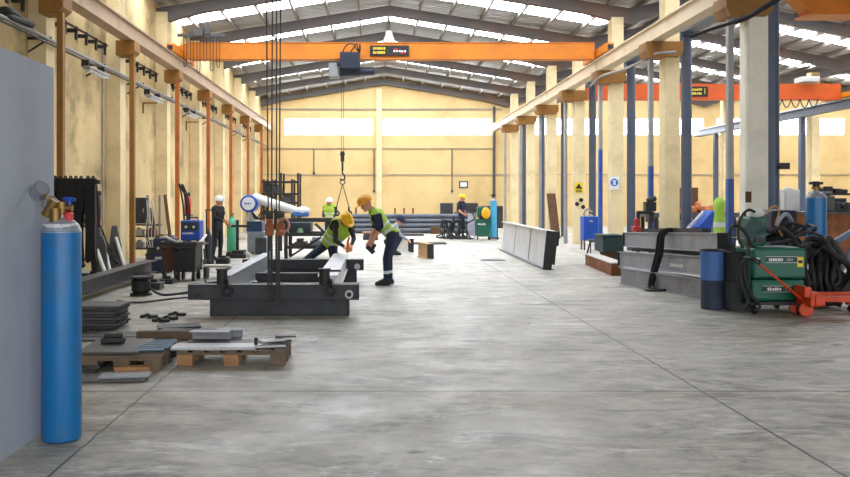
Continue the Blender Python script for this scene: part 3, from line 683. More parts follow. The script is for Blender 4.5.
# electrical cabinet on a stand
y = 20.0
t = thing('electric_cabinet', (gx(138, y), y, 0), 'dark electric cabinet on a legged stand by the left wall', 'cabinet')
x0, x1 = gx(129, y), gx(146, y)
MB().bx(x0, x1, y, y + .3, .93, 1.56).build('cabinet_body', steeldark, t, .01)
d = MB().bx(x0 + .02, x1 - .02, y - .02, y, .95, 1.54).build('door', steeldark, t, .004); MB().bx(x1 - .07, x1 - .04, y - .04, y - .02, 1.2, 1.3).build('handle', chrome, d)
x2 = gx(158, y)
for x in (x0 + .02, x1, x2): MB().bar((x, y + .15, 0), (x, y + .15, .93 if x < x1 - .05 else 1.62), .05, .05, V((0, 1, 0))).build('leg', steelmid if x < x1 else greypost, t)
for z in (.3, .6, .88): MB().bx(x0, x2, y + .02, y + .4, z, z + .03).build('shelf', steelblack, t)
for i, z in enumerate((.33, .63, .33, .63)):
    o = MB().bx(x0 + .08 + .3 * (i > 1), x0 + .3 + .3 * (i > 1), y + .1, y + .35, z, z + .15).cyl((x0 + .19 + .3 * (i > 1), y + .2, z + .15), (x0 + .19 + .3 * (i > 1), y + .2, z + .2), .05).build('tool_box', (steelgrey, offwhite, steelmid, rust)[i], None, .01)
    tag(o, ('grey box on the lower shelf under the electric cabinet', 'pale box on the upper shelf under the electric cabinet', 'dark box on the lower shelf beside the electric cabinet legs', 'rust coloured box on the upper shelf of the cabinet stand')[i], 'box')
m = MB()
for k in range(4): m.tube(spline([(x1 + .03 + k * .04, y - .03, 1.5), (x1 + .06 + k * .06, y - .08, 1.1), (x1 + .0 + k * .08, y - .1, .7), (x1 + .1 + k * .04, y - .05, .3)]), .009, 6)
tag(m.build('cable_bunch', offwhite, None, 0, True), 'pale cables hanging beside the electric cabinet', 'cable')
# arched torch holder behind the blue welder and reeds
y = 21.0
for a, b, lab in ((180, 187, 'dark bent hose arching up above the blue welder'), (183, 189, 'second bent hose arching beside the dark one')):
    o = MB().tube(spline([at(b + 2, 258, y), at(b, 205, y), at((a + b) / 2 - 1, 190, y), at(a - 1, 184, y), at(a + 1, 192, y), at(a + 4, 215, y), at(a + 5, 258, y)]), .022).build('bent_hose', rubber, None, 0, True); tag(o, lab, 'hose')
for a, b, lab in (((150, 208, 20.5), (162, 235, 20.2), 'timber strip leaning behind the rusty bin'), ((165, 195, 21.5), (173, 232, 21.2), 'brown timber strip leaning on the wall beside the third post')):
    o = MB().bar(at(*a), at(b[0], 262, b[2]), .07, .05).build('timber_strip', brownwood); tag(o, lab, 'timber')

# wheeled bins
def bin_(x, y, rz, m, label, w=.48, d=.6, h=.52):
    t = thing('wheeled_bin', (x, y, 0), label, 'bin'); R = Matrix.Rotation(rz, 3, 'Z')
    P = lambda a, b, c: V((x, y, 0)) + R @ V((a, b, c))
    mb = MB(); k = .88
    lo = [P(-w / 2 * k, -d / 2 * k, .17), P(w / 2 * k, -d / 2 * k, .17), P(w / 2 * k, d / 2 * k, .17), P(-w / 2 * k, d / 2 * k, .17)]
    hi = [P(-w / 2, -d / 2, .17 + h), P(w / 2, -d / 2, .17 + h), P(w / 2, d / 2, .17 + h), P(-w / 2, d / 2, .17 + h)]
    q = .92
    inn = [P(-w / 2 * q, -d / 2 * q, .17 + h), P(w / 2 * q, -d / 2 * q, .17 + h), P(w / 2 * q, d / 2 * q, .17 + h), P(-w / 2 * q, d / 2 * q, .17 + h)]
    bot = [p + Z * .03 for p in [P(-w / 2 * .8, -d / 2 * .8, .17), P(w / 2 * .8, -d / 2 * .8, .17), P(w / 2 * .8, d / 2 * .8, .17), P(-w / 2 * .8, d / 2 * .8, .17)]]
    mb._faces(lo + hi + inn + bot, [(3, 2, 1, 0)] + [(i, (i + 1) % 4, 4 + (i + 1) % 4, 4 + i) for i in range(4)] + [(4 + i, 4 + (i + 1) % 4, 8 + (i + 1) % 4, 8 + i) for i in range(4)] + [(8 + i, 8 + (i + 1) % 4, 12 + (i + 1) % 4, 12 + i) for i in range(4)] + [(12, 13, 14, 15)])
    mb.build('bin_body', m, t)
    mb = MB(); c = [p + Z * .0 for p in hi]
    for i in range(4): mb.bar(c[i], c[(i + 1) % 4], .05, .05)
    mb.build('rim', steelblack, t)
    for a in (-1, 1):
        for b in (-1, 1):
            f = MB().bar(P(a * w * .36, b * d * .36, .1), P(a * w * .36, b * d * .36, .18), .05, .07).build('caster_fork', steelblack, t)
            MB().disc(P(a * w * .36, b * d * .36, .08), R @ V((1, 0, 0)), .08, .04).build('caster_wheel', rubber, f, 0, True)
    MB().tube([P(-w / 2 * .7, -d / 2 - .02, .55), P(-w / 2 * .7, -d / 2 - .1, .62), P(w / 2 * .7, -d / 2 - .1, .62), P(w / 2 * .7, -d / 2 - .02, .55)], .014).build('handle', steelblack, t)
    return t
bin_(gx(170.5, 15.9), 15.9, .15, mat('rusty_bin', (86, 58, 44), .7, var=.25, dirt=(48, 42, 40), amount=.6), 'rusty brown wheeled bin beside the black one', .3, .46)
bin_(gx(188.5, 15.6), 15.6, -.05, mat('black_bin', (38, 38, 40), .6, var=.2), 'black wheeled bin right of the rusty one', .4, .46)
# blue welders beyond the bins
def welder(x, y, z, w, d, h, m, label, seed=1):
    t = thing('welding_machine', (x, y, z), label, 'welding machine')
    MB().bx(x - w / 2, x + w / 2, y, y + d, z + .06, z + h).build('housing', m, t, .02)
    MB().bx(x - w * .42, x + w * .42, y - .012, y, z + h * .55, z + h * .92).build('front_panel', steeldark, t, .004)
    g = MB(); glyphs(g, (x - w * .38, y - .016, z + h * .4), (1, 0, 0), Z, w * .6, h * .09, 7, .005, seed); g.build('lettering', white, t)
    for s in (-1, 1): MB().cyl((x + s * w * .2, y - .03, z + h * .72), (x + s * w * .2, y - .012, z + h * .72), .03).build('knob', offwhite, t, 0, True)
    MB().tube([(x - w * .3, y + d / 2, z + h), (x - w * .3, y + d / 2, z + h + .06), (x + w * .3, y + d / 2, z + h + .06), (x + w * .3, y + d / 2, z + h)], .015).build('handle', steelblack, t)
    for s in (-1, 1):
        for q in (.08, d - .08): MB().cyl((x + s * w * .35, y + q, z), (x + s * w * .35, y + q, z + .06), .025).build('foot', rubber, t)
    return t
y = 18.0
t = thing('work_table', (gx(180, y), y, 0), 'cluttered steel trolley table carrying the blue welder', 'table')
MB().bx(gx(160, y), gx(203, y), y - .1, y + .6, .52, .56).build('table_top', steelmid, t)
for px in (161, 202):
    for q in (-.06, .54): MB().bar((gx(px, y), y + q, 0), (gx(px, y), y + q, .52), .04, .04, V((0, 1, 0))).build('leg', steelblack, t)
MB().bx(gx(161, y), gx(202, y), y, y + .5, .15, .18).build('shelf', steelblack, t)
welder(gx(190, y), y, .56, .42, .45, .5, machineblue, 'bright blue welding machine with pale lettering on the trolley table', 3)
welder(gx(164, 17.2), 17.0, 0, .34, .4, .72, mat('navy_machine', (24, 48, 96), .5), 'dark blue machine on the floor left of the bright blue welder', 5)
o = MB().bx(gx(164, y), gx(178, y), y, y + .3, .56, .62).cyl((gx(168, y), y + .1, .62), (gx(176, y), y + .15, .66), .05).bx(gx(170, y), gx(173, y), y, y + .2, .62, .74).build('grinder', steelgrey, None, .01); tag(o, 'grey power tool on the trolley table left of the blue welder', 'power tool')
o = MB().tube(spline([at(165, 236, 17), at(172, 240, 16.2), at(182, 243, 15.9), at(198, 243, 16.1), at(206, 235, 17.2)]), .025).build('welding_cable', offwhite, None, 0, True); tag(o, 'pale cable draped over the bins to the blue welder', 'cable')
o = MB().tube(spline([(gx(204, 17), 17, .5), (gx(206, 16.5), 16.5, .1), (gx(205, 15.5), 15.5, .02), (gx(209, 14.5), 14.5, .02), (gx(216, 13.8), 13.8, .02), (gx(226, 13.2), 13.2, .02)]), .018).build('floor_cable', rubber, None, 0, True); tag(o, 'black cable looping from the blue welder to the frame corner', 'cable')
# steel plate bench beside the bins
y = 15.9; t = thing('low_bench', (gx(216, y), y, 0), 'low pale plank bench left of the steel frame', 'bench')
MB().bx(gx(203, y), gx(231, y), y - .12, y + .2, .22, .26).build('plank', concrete_lt, t)
for px in (206, 228): MB().bx(gx(px, y) - .03, gx(px, y) + .03, y - .1, y + .18, 0, .22).build('leg', steelblack, t)
# green cylinder, posts
y = 22.0
x = gx(232, y); t = thing('gas_bottle', (x, y, 0), 'pale green gas bottle on the dark base left of the boom machine', 'gas bottle')
MB().lathe([(.13, .12), (.14, .16), (.14, .85), (.12, .95), (.05, 1.02), (.05, 1.06)], (x, y, 0), Z, 20).build('body', palegreen, t, 0, True)
MB().lathe([(.16, 0), (.16, .1), (.1, .13)], (x, y, 0), Z, 20).build('foot_ring', steelblack, t, 0, True)
MB().cyl((x, y, 1.05), (x, y, 1.16), .03).cyl((x - .05, y, 1.12), (x + .05, y, 1.12), .025).build('valve', brass, t)
t = thing('barrier_post', (gx(237.5, 21.5), 21.5, 0), 'dark upright post with a rail beside the green bottle', 'post')
MB().bar((gx(237.5, 21.5), 21.5, 0), (gx(237.5, 21.5), 21.5, .98), .07, .07, V((0, 1, 0))).build('upright', steelblack, t)
MB().bar((gx(228, 21.4), 21.45, .82), (gx(252, 21.4), 21.45, .82), .04, .06).build('rail', steelblack, t)
MB().bx(gx(230, 21.3), gx(246, 21.3), 21.2, 21.8, 0, .1).bx(gx(232, 21.3), gx(244, 21.3), 21.25, 21.7, .1, .2).build('base', steelblack, t, .02)
# scaffold rack at the back left
y = 39.5
t = thing('storage_rack', (gx(280, y), y, 0), 'dark scaffold storage rack in the far left corner', 'rack')
for px in (264, 272, 281, 292, 298):
    for q in (0, 1.2): MB().bar((gx(px, y), y + q, 0), (gx(px, y), y + q, 2.45 + .3 * (px in (281, 298))), .09, .09, V((0, 1, 0))).build('post', steelblack, t)
for py in (182, 194, 203, 212):
    z = H - (py - VY) * y / F
    MB().bx(gx(262, y), gx(298, y), y, y + 1.2, z - .05, z + .05).build('shelf', steelblack, t)
for i, (px, py, w, h, m, lab) in enumerate(((267, 193, .35, .35, steeldark, 'dark bundle on the top shelf of the far rack'), (276, 193, .5, .3, steelmid, 'grey bundle on the middle shelf of the far rack'), (287, 202, .5, .25, steelmid, 'grey box on the right side of the far rack'), (269, 202, .4, .25, oldwood, 'brown box low on the far rack'))):
    z = H - (py + 1 - VY) * y / F + .06
    o = MB().bx(gx(px, y) - w / 2, gx(px, y) + w / 2, y + .1, y + .9, z, z + h).bx(gx(px, y) - w / 2 + .05, gx(px, y) + w / 2 - .08, y + .2, y + .8, z + h, z + h + .1).build('storage_box', m, None, .02); tag(o, lab, 'box')

# boom machine
y = 23.0
t = thing('boom_machine', (gx(256, y), y, 0), 'blue and white boom machine with a long white arm behind the frame', 'machine')
MB().bx(gx(247, y), gx(265, y), y, y + .7, 0, .62).build('base_cabinet', steelgrey, t, .03)
MB().bx(gx(246.5, y), gx(262, y), y - .02, y + .6, .62, .9).build('control_box', mat('boom_navy', (34, 62, 104), .5), t, .02)
MB().bx(gx(257, y), gx(268, y), y - .35, y - .02, 0, .46).build('step_box', steeldark, t, .02)
MB().bx(gx(266, y), gx(272, y), y - .3, y, 0, .5).build('motor_cover', steellight, t, .03)
MB().lathe([(.2, .88), (.17, 1.0), (.1, 1.15), (.1, 1.35)], (gx(250.5, y), y + .2, 0), Z, 18).build('column', offwhite, t, 0, True)
c = at(250, 203.5, y)
d = MB().cyl(c - V((0, .28, 0)), c + V((0, .35, 0)), .24, None, 24).build('head_drum', machineblue, t, .03, True)
MB().cyl(c - V((0, .295, 0)), c - V((0, .28, 0)), .18, None, 24).build('drum_face', white, d, 0, True)
m = MB(); glyphs(m, c + V((-.11, -.3, -.02)), (1, 0, 0), Z, .2, .05, 4, .004, 8); m.build('lettering', machineblue, d)
MB().tube([at(255, 198, y), at(306, 214, y - 1.0)], [.14, .1], 16).tube([at(244, 202, y), at(241, 203, y)], [.12, .06], 12).build('arm', white, t, 0, True)
e = MB().sph(at(303, 211.5, y - 1.0), (.2, .16, .14), 14).build('arm_head', white, t, 0, True)
MB().bx(gx(293, y - 1), gx(309, y - 1), y - 1.15, y - .85, H - (216.5 - VY) * (y - 1) / F, H - (211.5 - VY) * (y - 1) / F).build('arm_clamp', mat('clamp_blue', (70, 116, 190), .5), e, .03)
m = MB()
for k in range(3): m.tube(spline([at(252, 212, y), at(255 + k * 2, 219, y - .2), at(260 + k * 2, 214 + k, y - .2), at(263 + k * 2, 205, y - .1)]), .018, 6)
m.build('hose', rubber, t, 0, True)
# clutter round the boom machine
for px, py, w, h, m_, lab in ((214, 247, .2, .2, steelmid, 'grey box on the floor behind the standing dark worker'), (242, 240, .3, .12, concrete_lt, 'pale low block right of the dark barrier post'), (251, 252, .14, .2, steelblack, 'small dark post foot before the boom machine'), (246, 258, .22, .1, offwhite, 'white block on the floor left of the boom machine')):
    y = 1280 / (py - 198); x = gx(px, y)
    o = MB().bx(x - w / 2, x + w / 2, y, y + .2, 0, h).bx(x - w / 3, x + w / 3, y + .05, y + .15, h, h + .04).build('floor_block', m_, None, .015); tag(o, lab, 'block')

# more of the left work area
for i, (x, y, w, d, rz, lab) in enumerate(((-2.75, 9.3, .9, .3, .1, 'dark rectangular plate on the floor in front of the sheet stack'), (-2.1, 9.55, .8, .22, -.15, 'dark narrow plate on the floor right of the sheet stack'), (-1.75, 9.3, .3, .2, .5, 'small dark offcut on the floor behind the orange pallet'), (-2.35, 9.9, .5, .3, .3, 'dark square offcut on the floor beside the end of the sheet stack'))):
    plate((x, y, .012 + .001 * i), (w, d, .02), rz, steeldark, lab)
y = 18.6
t = thing('cylinder_trolley', (gx(207, y), y, 0), 'tall dark torch trolley between the blue welder and the worker in black', 'trolley')
MB().bx(gx(203, y), gx(211, y), y, y + .3, .06, .1).build('deck', steelblack, t)
for px in (204, 210): MB().bar((gx(px, y), y + .28, .06), (gx(px, y), y + .28, 1.2), .03, .03, V((0, 1, 0))).build('upright', steelblack, t)
MB().tube([(gx(204, y), y + .28, 1.2), (gx(204, y), y + .2, 1.28), (gx(210, y), y + .2, 1.28), (gx(210, y), y + .28, 1.2)], .018).build('handle', steelblack, t)
MB().lathe([(.07, .1), (.08, .13), (.08, .7), (.04, .8), (.03, .86)], (gx(207, y), y + .12, 0), Z, 16).build('small_bottle', steeldark, t, 0, True)
for px in (203, 211): MB().disc((gx(px, y), y + .2, .08), (1, 0, 0), .08, .04).build('wheel', rubber, t, 0, True)
y = 21.5; x = gx(188, y)
t = thing('fire_extinguisher', (x, y, 1.1), 'orange red extinguisher on a post behind the blue welder', 'extinguisher')
MB().lathe([(.07, 0), (.09, .02), (.09, .38), (.06, .44), (.03, .48)], (x, y, 1.12), Z, 16).build('body', orangered, t, 0, True); MB().bx(x - .07, x + .05, y - .02, y + .02, 1.6, 1.66).build('valve_lever', steelblack, t)
MB().bar((x, y + .14, 0), (x, y + .14, 1.7), .06, .06, V((0, 1, 0))).bx(x - .1, x + .1, y - .1, y + .16, 1.08, 1.12).build('post', steelmid, t)
for px, py, w, h, m_, lab in ((155, 271, .3, .5, steeldark, 'dark crate left of the navy machine by the cabinet'), (151, 268, .24, .34, steelmid, 'low grey crate beside the dark crate by the cabinet'), (222, 264, .3, .14, steelblack, 'black tool box on the floor at the feet of the worker in black'), (166, 284, .22, .08, steelblack, 'black flat tool on the floor in front of the bins'), (152, 290, .26, .12, steeldark, 'dark casting on the floor right of the small cable drum')):
    y = 1280 / (py - 198); x = gx(px, y)
    o = MB().bx(x - w / 2, x + w / 2, y, y + .3, 0, h).bx(x - w / 2 - .015, x + w / 2 + .015, y - .015, y + .315, h * .8, h * .9).bx(x - w / 5, x + w / 5, y + .1, y + .2, h, h + .05).build('tool_crate', m_, None, .012); tag(o, lab, 'crate')
# ---------------------------------------------------------------- steel frame in the aisle
t = thing('steel_chassis', (-1.3, 13, .21), 'large dark steel frame with two long grey girders resting in the aisle', 'steel frame')
f = MB().bx(-2.46, -.21, 10.85, 11.05, .21, .225).bx(-2.46, -.21, 10.85, 11.05, .395, .41).bx(-2.46, -.21, 10.86, 10.88, .21, .41).bx(-2.46, -2.44, 10.85, 11.05, .21, .41).bx(-.23, -.21, 10.85, 11.05, .21, .41)
f = f.build('cross_beam', steeldark, t, .004)
MB().disc((-.34, 10.845, .285), (0, 1, 0), .055, .03).build('end_pin', offwhite, f, 0, True)
MB().disc((-.34, 10.83, .285), (0, 1, 0), .03, .03).disc((-2.33, 10.845, .27), (0, 1, 0), .025, .02).build('pin_hole_shade', steelblack, f, 0, True)  # black discs stand in for the shade inside holes
r = MB().bx(-2.46, -.21, 15.3, 15.5, .21, .225).bx(-2.46, -.21, 15.3, 15.5, .395, .41).bx(-2.46, -.21, 15.31, 15.33, .21, .41).bx(-.23, -.21, 15.3, 15.5, .21, .41).build('cross_beam', steeldark, t, .004)
MB().disc((-.33, 15.295, .28), (0, 1, 0), .055, .03).build('end_pin', offwhite, r, 0, True)
MB().ibeam((-2.02, 11.05, .3675), (-2.02, 15.6, .3675), .18, .295, .02, .12).build('girder', steelgrey, t, .004)
MB().ibeam((-.635, 11.05, .3675), (-.635, 15.45, .3675), .27, .295, .02, .2).build('girder', steellight, t, .004)
for x in (-2.03, -.67):
    p = MB().cyl((x, 10.96, .41), (x, 10.96, .6), .072, None, 18).build('lifting_post', steelblack, t, 0, True)
    MB().disc((x, 10.96, .605), (0, 0, 1), .085, .02).build('cap_plate', steelblack, p)
    m = MB().ring((x + .09, 10.83, .33), (0, 1, 0), .06, .018, 16, 6).ring((x + .09, 10.83, .43), (1, .3, 0), .05, .016, 14, 6); m.build('shackle', steelblack, t, 0, True)
MB().bx(-.72, -.48, 11.6, 11.66, .515, .54).build('stop_bar', steelblack, t)
MB().bx(-1.93, -.77, 13.3, 13.42, .22, .34).build('tie_bar', steeldark, t)
for y, lab in ((10.86, 'dark steel beam on the floor under the near end of the steel frame'), (15.22, 'dark steel beam on the floor under the far end of the steel frame')):
    o = MB().bx(-2.17, -.34, y, y + .24, 0, .015).bx(-2.17, -.34, y, y + .24, .195, .21).bx(-2.17, -.34, y + .02, y + .04, 0, .21).bx(-.36, -.34, y, y + .24, 0, .21).bx(-2.17, -2.15, y, y + .24, 0, .21).build('support_girder', steeldark, None, .003); tag(o, lab, 'steel beam')
# slings from the crane above
for i, (pt, pb, lab) in enumerate(((264, 268.5, 'outer left black sling strap hanging down to the near frame beam'), (273.5, 271.5, 'inner left black sling strap hanging down to the near frame beam'), (277, 276.5, 'inner right black sling strap hanging down to the near frame beam'), (282.5, 279, 'outer right black sling strap hanging down to the near frame beam'))):
    y = 10.81; m = MB()
    m.bar((gx(pb, y), y, .2), (gx(pb, y), y, 1.1), .03, .01, V((0, 1, 0))); m.bar((gx(pb, y), y, 1.1), (gx(pt, y), y, 7.6), .017, .012, V((0, 1, 0)))
    m.bx(gx(pb, y) - .015, gx(pb, y) + .015, y - .0, y + .27, .19, .2)
    tag(m.build('sling_strap', steelblack), lab, 'sling')
for px, lab in ((269.5, 'rust brown lifting clamp on the left pair of sling straps'), (280.5, 'rust brown lifting clamp on the right pair of sling straps')):
    y = 10.72; x = gx(px, y)
    t = thing('lifting_clamp', (x, y, 1.05), lab, 'lifting clamp')
    MB().bx(x - .055, x + .055, y - .04, y + .04, 1.06, 1.22).bx(x - .035, x + .035, y - .03, y + .03, 1.22, 1.28).build('clamp_body', ruststeel, t, .012)
    MB().bx(x - .05, x + .05, y - .03, y + .03, 1.28, 1.36).build('clamp_head', steelblack, t, .01)
    if px > 275: MB().ring((x + .045, y - .05, 1.2), (.5, 1, 0), .085, .016, 20, 6).build('clamp_ring', mat('pink_sling', (190, 140, 130), .7), t, 0, True)
    MB().bx(x - .02, x + .02, y - .02, y + .02, .86, 1.06).build('clamp_tail', steelblack, t)
# trestle rack behind the frame
y = 21.0
t = thing('welding_trestle', (gx(308, y), y, 0), 'dark welded trestle rack with cross bracing behind the steel frame', 'trestle')
xa, xb = gx(286, y), gx(334, y)
for x in (xa, xb):
    for q in (0, 1.1): MB().bar((x, y + q, 0), (x, y + q, 1.0), .09, .09, V((0, 1, 0))).build('post', steelblack, t)
for z in (.98, .62, .3):
    for q in (0, 1.1): MB().bar((xa, y + q, z), (xb, y + q, z), .07, .08).build('rail', steelblack, t)
for x in (xa, xb): MB().bar((x, y, .98), (x, y + 1.1, .98), .07, .08).build('end_rail', steelblack, t)
MB().bar((xa + .75, y - .05, .9), (xb + .1, y - .05, .34), .09, .06).bar((xa + .1, y - .05, .06), (xa + .9, y - .05, .56), .05, .05).build('brace', steelblack, t)
o = MB().bx(xa + .1, xa + .62, y + .1, y + .9, .67, .93).build('steel_box', mat('slate_box', (52, 66, 76), .5), None, .02); tag(o, 'slate grey box inside the top level of the trestle rack', 'box')
o = MB().sph((xa + .35, y + .08, .72), (.08, .06, .07), 10).cyl((xa + .35, y + .08, .67), (xa + .35, y + .08, .74), .1, .06).build('knit_hat', mat('moss_green', (104, 140, 104), .6), None, 0, True); tag(o, 'small grey green hat before the slate box in the trestle', 'cap')
for i in range(3):
    o = MB().bx(xa + .2 + .4 * i, xa + .5 + .42 * i, y + .1, y + .8, .34, .42 + .04 * i).bx(xa + .25 + .4 * i, xa + .4 + .42 * i, y + .2, y + .6, .42 + .04 * i, .5 + .04 * i).build('steel_offcut', (steelmid, steelgrey, concrete_lt)[i]); tag(o, ('dark offcut on the lower level of the trestle rack', 'grey offcut in the middle of the lower trestle level', 'pale offcut at the right of the lower trestle level')[i], 'steel offcut')

# chain sling under the hook
hx = gx(342.5, 24.3)
t = thing('chain_sling', (hx, 24.3, 1.3), 'two legged chain sling hanging from the crane hook', 'chain sling')
MB().ring((hx, 24.3, 2.02), (0, 1, 0), .07, .018, 16, 6).build('master_link', steelmid, t, 0, True)
for px in (336.5, 349):
    b = at(px, 207, 24.3); MB().tube([(hx, 24.3, 1.96), b], .016, 6).build('chain_leg', steelmid, t)
    MB().tube(spline([b, b + V((0, 0, -.1)), b + V((.07, 0, -.17)), b + V((.03, 0, -.25)), b + V((-.06, 0, -.22))]), .028, 8).build('hook', steelblack, t, 0, True)

# ---------------------------------------------------------------- people
BONES = {'thigh': 'pants', 'calf': 'pants', 'pelvis': 'pants', 'foot': 'boot', 'torso': 'shirt', 'uparm': 'shirt', 'forearm': 'fore', 'hand': 'skin', 'head': 'skin', 'neck': 'skin'}
def person(label, J, face, shirt, pants, sleeves=True, vest=True, helmet=yellow, voxel=.011, group=None, tape=True, face_up=Z, stripe_legs=False, boots=bootm, hat_brim=True):
    """J: world joints. One continuous body grown from overlapping limb volumes; vest and helmet are clothing on top."""
    J = {k: V(v) for k, v in J.items()}
    face = V(face).normalized(); up = (V(face_up) - face * V(face_up).dot(face)).normalized(); side = face.cross(up).normalized()   # side = wearer's right
    mb = MB(); bones = []
    def limb(kind, a, ra, b, rb):
        mb.hull([(a, ra), (b, rb)]); bones.append((kind, V(a), ra, V(b), rb))
    pel = (J['hipL'] + J['hipR']) / 2; sh = (J['shL'] + J['shR']) / 2
    spine = (sh - pel).normalized(); across = (J['shR'] - J['shL']).normalized()
    waist = pel.lerp(sh, .42)
    fwd = spine.cross(across).normalized()
    if fwd.dot(face) < 0: fwd = -fwd
    hw = .095
    mb.hull([(J['hipL'] - Z * 0, .092), (J['hipR'], .092), (waist - across * hw, .085), (waist + across * hw, .085), (pel - fwd * .045, .095)])
    mb.hull([(waist - across * hw, .085), (waist + across * hw, .085), (sh - spine * .1 - across * .125 + fwd * .02, .095), (sh - spine * .1 + across * .125 + fwd * .02, .095), (sh - spine * .06 - fwd * .03, .1)])
    mb.hull([(sh - spine * .1 - across * .12, .09), (sh - spine * .1 + across * .12, .09), (J['shL'], .066), (J['shR'], .066), (J['neck'], .058)])
    for a, b, ra, rb in ((pel, pel.lerp(waist, .6), .14, .13),): bones.append(('pelvis', a, ra, b, rb))
    bones.append(('torso', waist, .13, sh - spine * .08, .16)); bones.append(('torso', J['shL'], .06, J['shR'], .06))
    for s in 'LR':
        limb('thigh', J['hip' + s] - Z * .02, .092, J['kn' + s], .066)
        limb('calf', J['kn' + s], .066, J['an' + s] + Z * .04, .05)
        an, toe = J['an' + s], J['toe' + s]; td = (toe - an); td.z = 0; td.normalize()
        mb.hull([(V((an.x, an.y, .0)) + Z * .048 - td * .035, .045), (V((toe.x, toe.y, 0)) + Z * .04 - td * .03, .037), (V((an.x, an.y, 0)) + Z * .1, .05)]); bones.append(('foot', V((an.x, an.y, .045)), .05, V((toe.x, toe.y, .035)), .035))
        limb('uparm', J['sh' + s], .06, J['el' + s], .046)
        limb('forearm', J['el' + s], .045, J['wr' + s], .031)
        # hand: palm, four fingers of unequal length, a thumb from the side of the palm
        d = (J['wr' + s] - J['el' + s]).normalized(); ht = J.get('hd' + s, d); d = (d * .35 + V(ht).normalized() * .65).normalized()
        pn = V(J.get('pn' + s, fwd)); pn = (pn - d * pn.dot(d)).normalized(); sd = d.cross(pn).normalized(); w = J['wr' + s]
        k0 = w + d * .085
        mb.hull([(w + d * .015 - sd * .016, .02), (w + d * .015 + sd * .016, .02), (k0 - sd * .032, .015), (k0 + sd * .032, .015)]); bones.append(('hand', w + d * .03, .04, k0 + d * .05, .035))
        for fi, (o, L) in enumerate(((-.033, .06), (-.011, .072), (.011, .068), (.033, .054))):
            a = k0 + sd * o; b = a + d * L * .5 + pn * L * .28; c = b + d * L * .15 + pn * L * .5
            mb.hull([(a, .0115), (b, .0105)]); mb.hull([(b, .0105), (c, .0095)])
        a = w + d * .03 - sd * .03; b = a - sd * .03 + d * .035 + pn * .02; c = b + d * .03 + pn * .015
        mb.hull([(a, .0145), (b, .0125)]); mb.hull([(b, .0125), (c, .011)])
    hc = J['head']
    limb('neck', J['neck'], .056, hc - up * .06 - face * .015, .052)
    R = Matrix((side, face, up)).transposed().to_4x4()
    mb.sph(hc + up * .02, (.077, .097, .105), 16, R)
    mb.hull([(hc - up * .03 + face * .03 - side * .028, .045), (hc - up * .03 + face * .03 + side * .028, .045), (hc - up * .085 + face * .055, .03), (hc + face * .045, .05)])
    mb.hull([(hc + up * .012 + face * .09, .011), (hc - up * .025 + face * .108, .013), (hc - up * .03 + face * .09, .016)])
    for s in (-1, 1): mb.sph(hc + side * s * .08 - up * .01 - face * .01, (.012, .02, .032), 10, R)
    bones.append(('head', hc - up * .07, .07, hc + up * .04, .1))
    bmesh.ops.recalc_face_normals(mb.bm, faces=mb.bm.faces)
    base = V((pel.x, pel.y, 0)); feet = (J['anL'] + J['anR']) / 2; base = V((feet.x, feet.y, 0))
    me0 = bpy.data.meshes.new('tmp'); mb.bm.to_mesh(me0); mb.bm.free()
    tmp = bpy.data.objects.new('tmp', me0); COL.objects.link(tmp)
    rm = tmp.modifiers.new('r', 'REMESH'); rm.mode = 'VOXEL'; rm.voxel_size = voxel
    sm = tmp.modifiers.new('s', 'SMOOTH'); sm.iterations = 3; sm.factor = .5
    dg = bpy.context.evaluated_depsgraph_get(); me = bpy.data.meshes.new_from_object(tmp.evaluated_get(dg))
    bpy.data.objects.remove(tmp)
    me.name = 'person'
    slots = [skin, shirt, pants, boots, eyem, reflect]
    for q in slots: me.materials.append(q)
    idx = {'skin': 0, 'shirt': 1, 'pants': 2, 'boot': 3, 'fore': 1 if sleeves else 0}
    def nearest(p):
        best, kd, tt = 9, None, 0
        for kind, a, ra, b, rb in bones:
            ab = b - a; u = max(0, min(1, (p - a).dot(ab) / max(ab.length_squared, 1e-9)))
            dd = (p - (a + ab * u)).length - (ra + (rb - ra) * u)
            if dd < best: best, kd, tt = dd, kind, u
        return kd, tt
    eyes = [hc + side * s * .031 + face * .088 + up * .018 for s in (-1, 1)]
    mouth = hc - up * .062 + face * .083
    vfaces, kinds = [], []
    for p in me.polygons:
        c = p.center; kd, u = nearest(c); p.use_smooth = True
        i = idx[BONES[kd]]
        if kd == 'head' and (any((c - e).length < .014 for e in eyes)): i = 4
        if kd == 'head' and abs((c - mouth).dot(side)) < .022 and abs((c - mouth).dot(up)) < .007 and (c - mouth).length < .04: i = 4
        if kd == 'calf' and stripe_legs and .62 < u < .78: i = 5
        p.material_index = i; kinds.append((kd, u))
        if kd == 'torso' or (kd == 'pelvis' and (c - pel).dot(spine) > .0): vfaces.append(p.index)
    me.transform(Matrix.Translation(-base))
    o = bpy.data.objects.new('person', me); COL.objects.link(o); o.location = base; WL[o.name] = base
    tag(o, label, 'person', group)
    def shell(faces, off, name, m, th=.006):
        used = {}; vs, fs = [], []
        for i in faces:
            f = []
            for v in me.polygons[i].vertices:
                if v not in used: used[v] = len(vs); vs.append(me.vertices[v].co + me.vertices[v].normal * off)
                f.append(used[v])
            fs.append(f)
        mm = bpy.data.meshes.new(name); mm.from_pydata([tuple(v) for v in vs], [], fs); mm.materials.append(m)
        for p in mm.polygons: p.use_smooth = True
        c = bpy.data.objects.new(name, mm); COL.objects.link(c); c.parent = o; WL[c.name] = base
        s = c.modifiers.new('thick', 'SOLIDIFY'); s.thickness = th; s.offset = 1
        return c
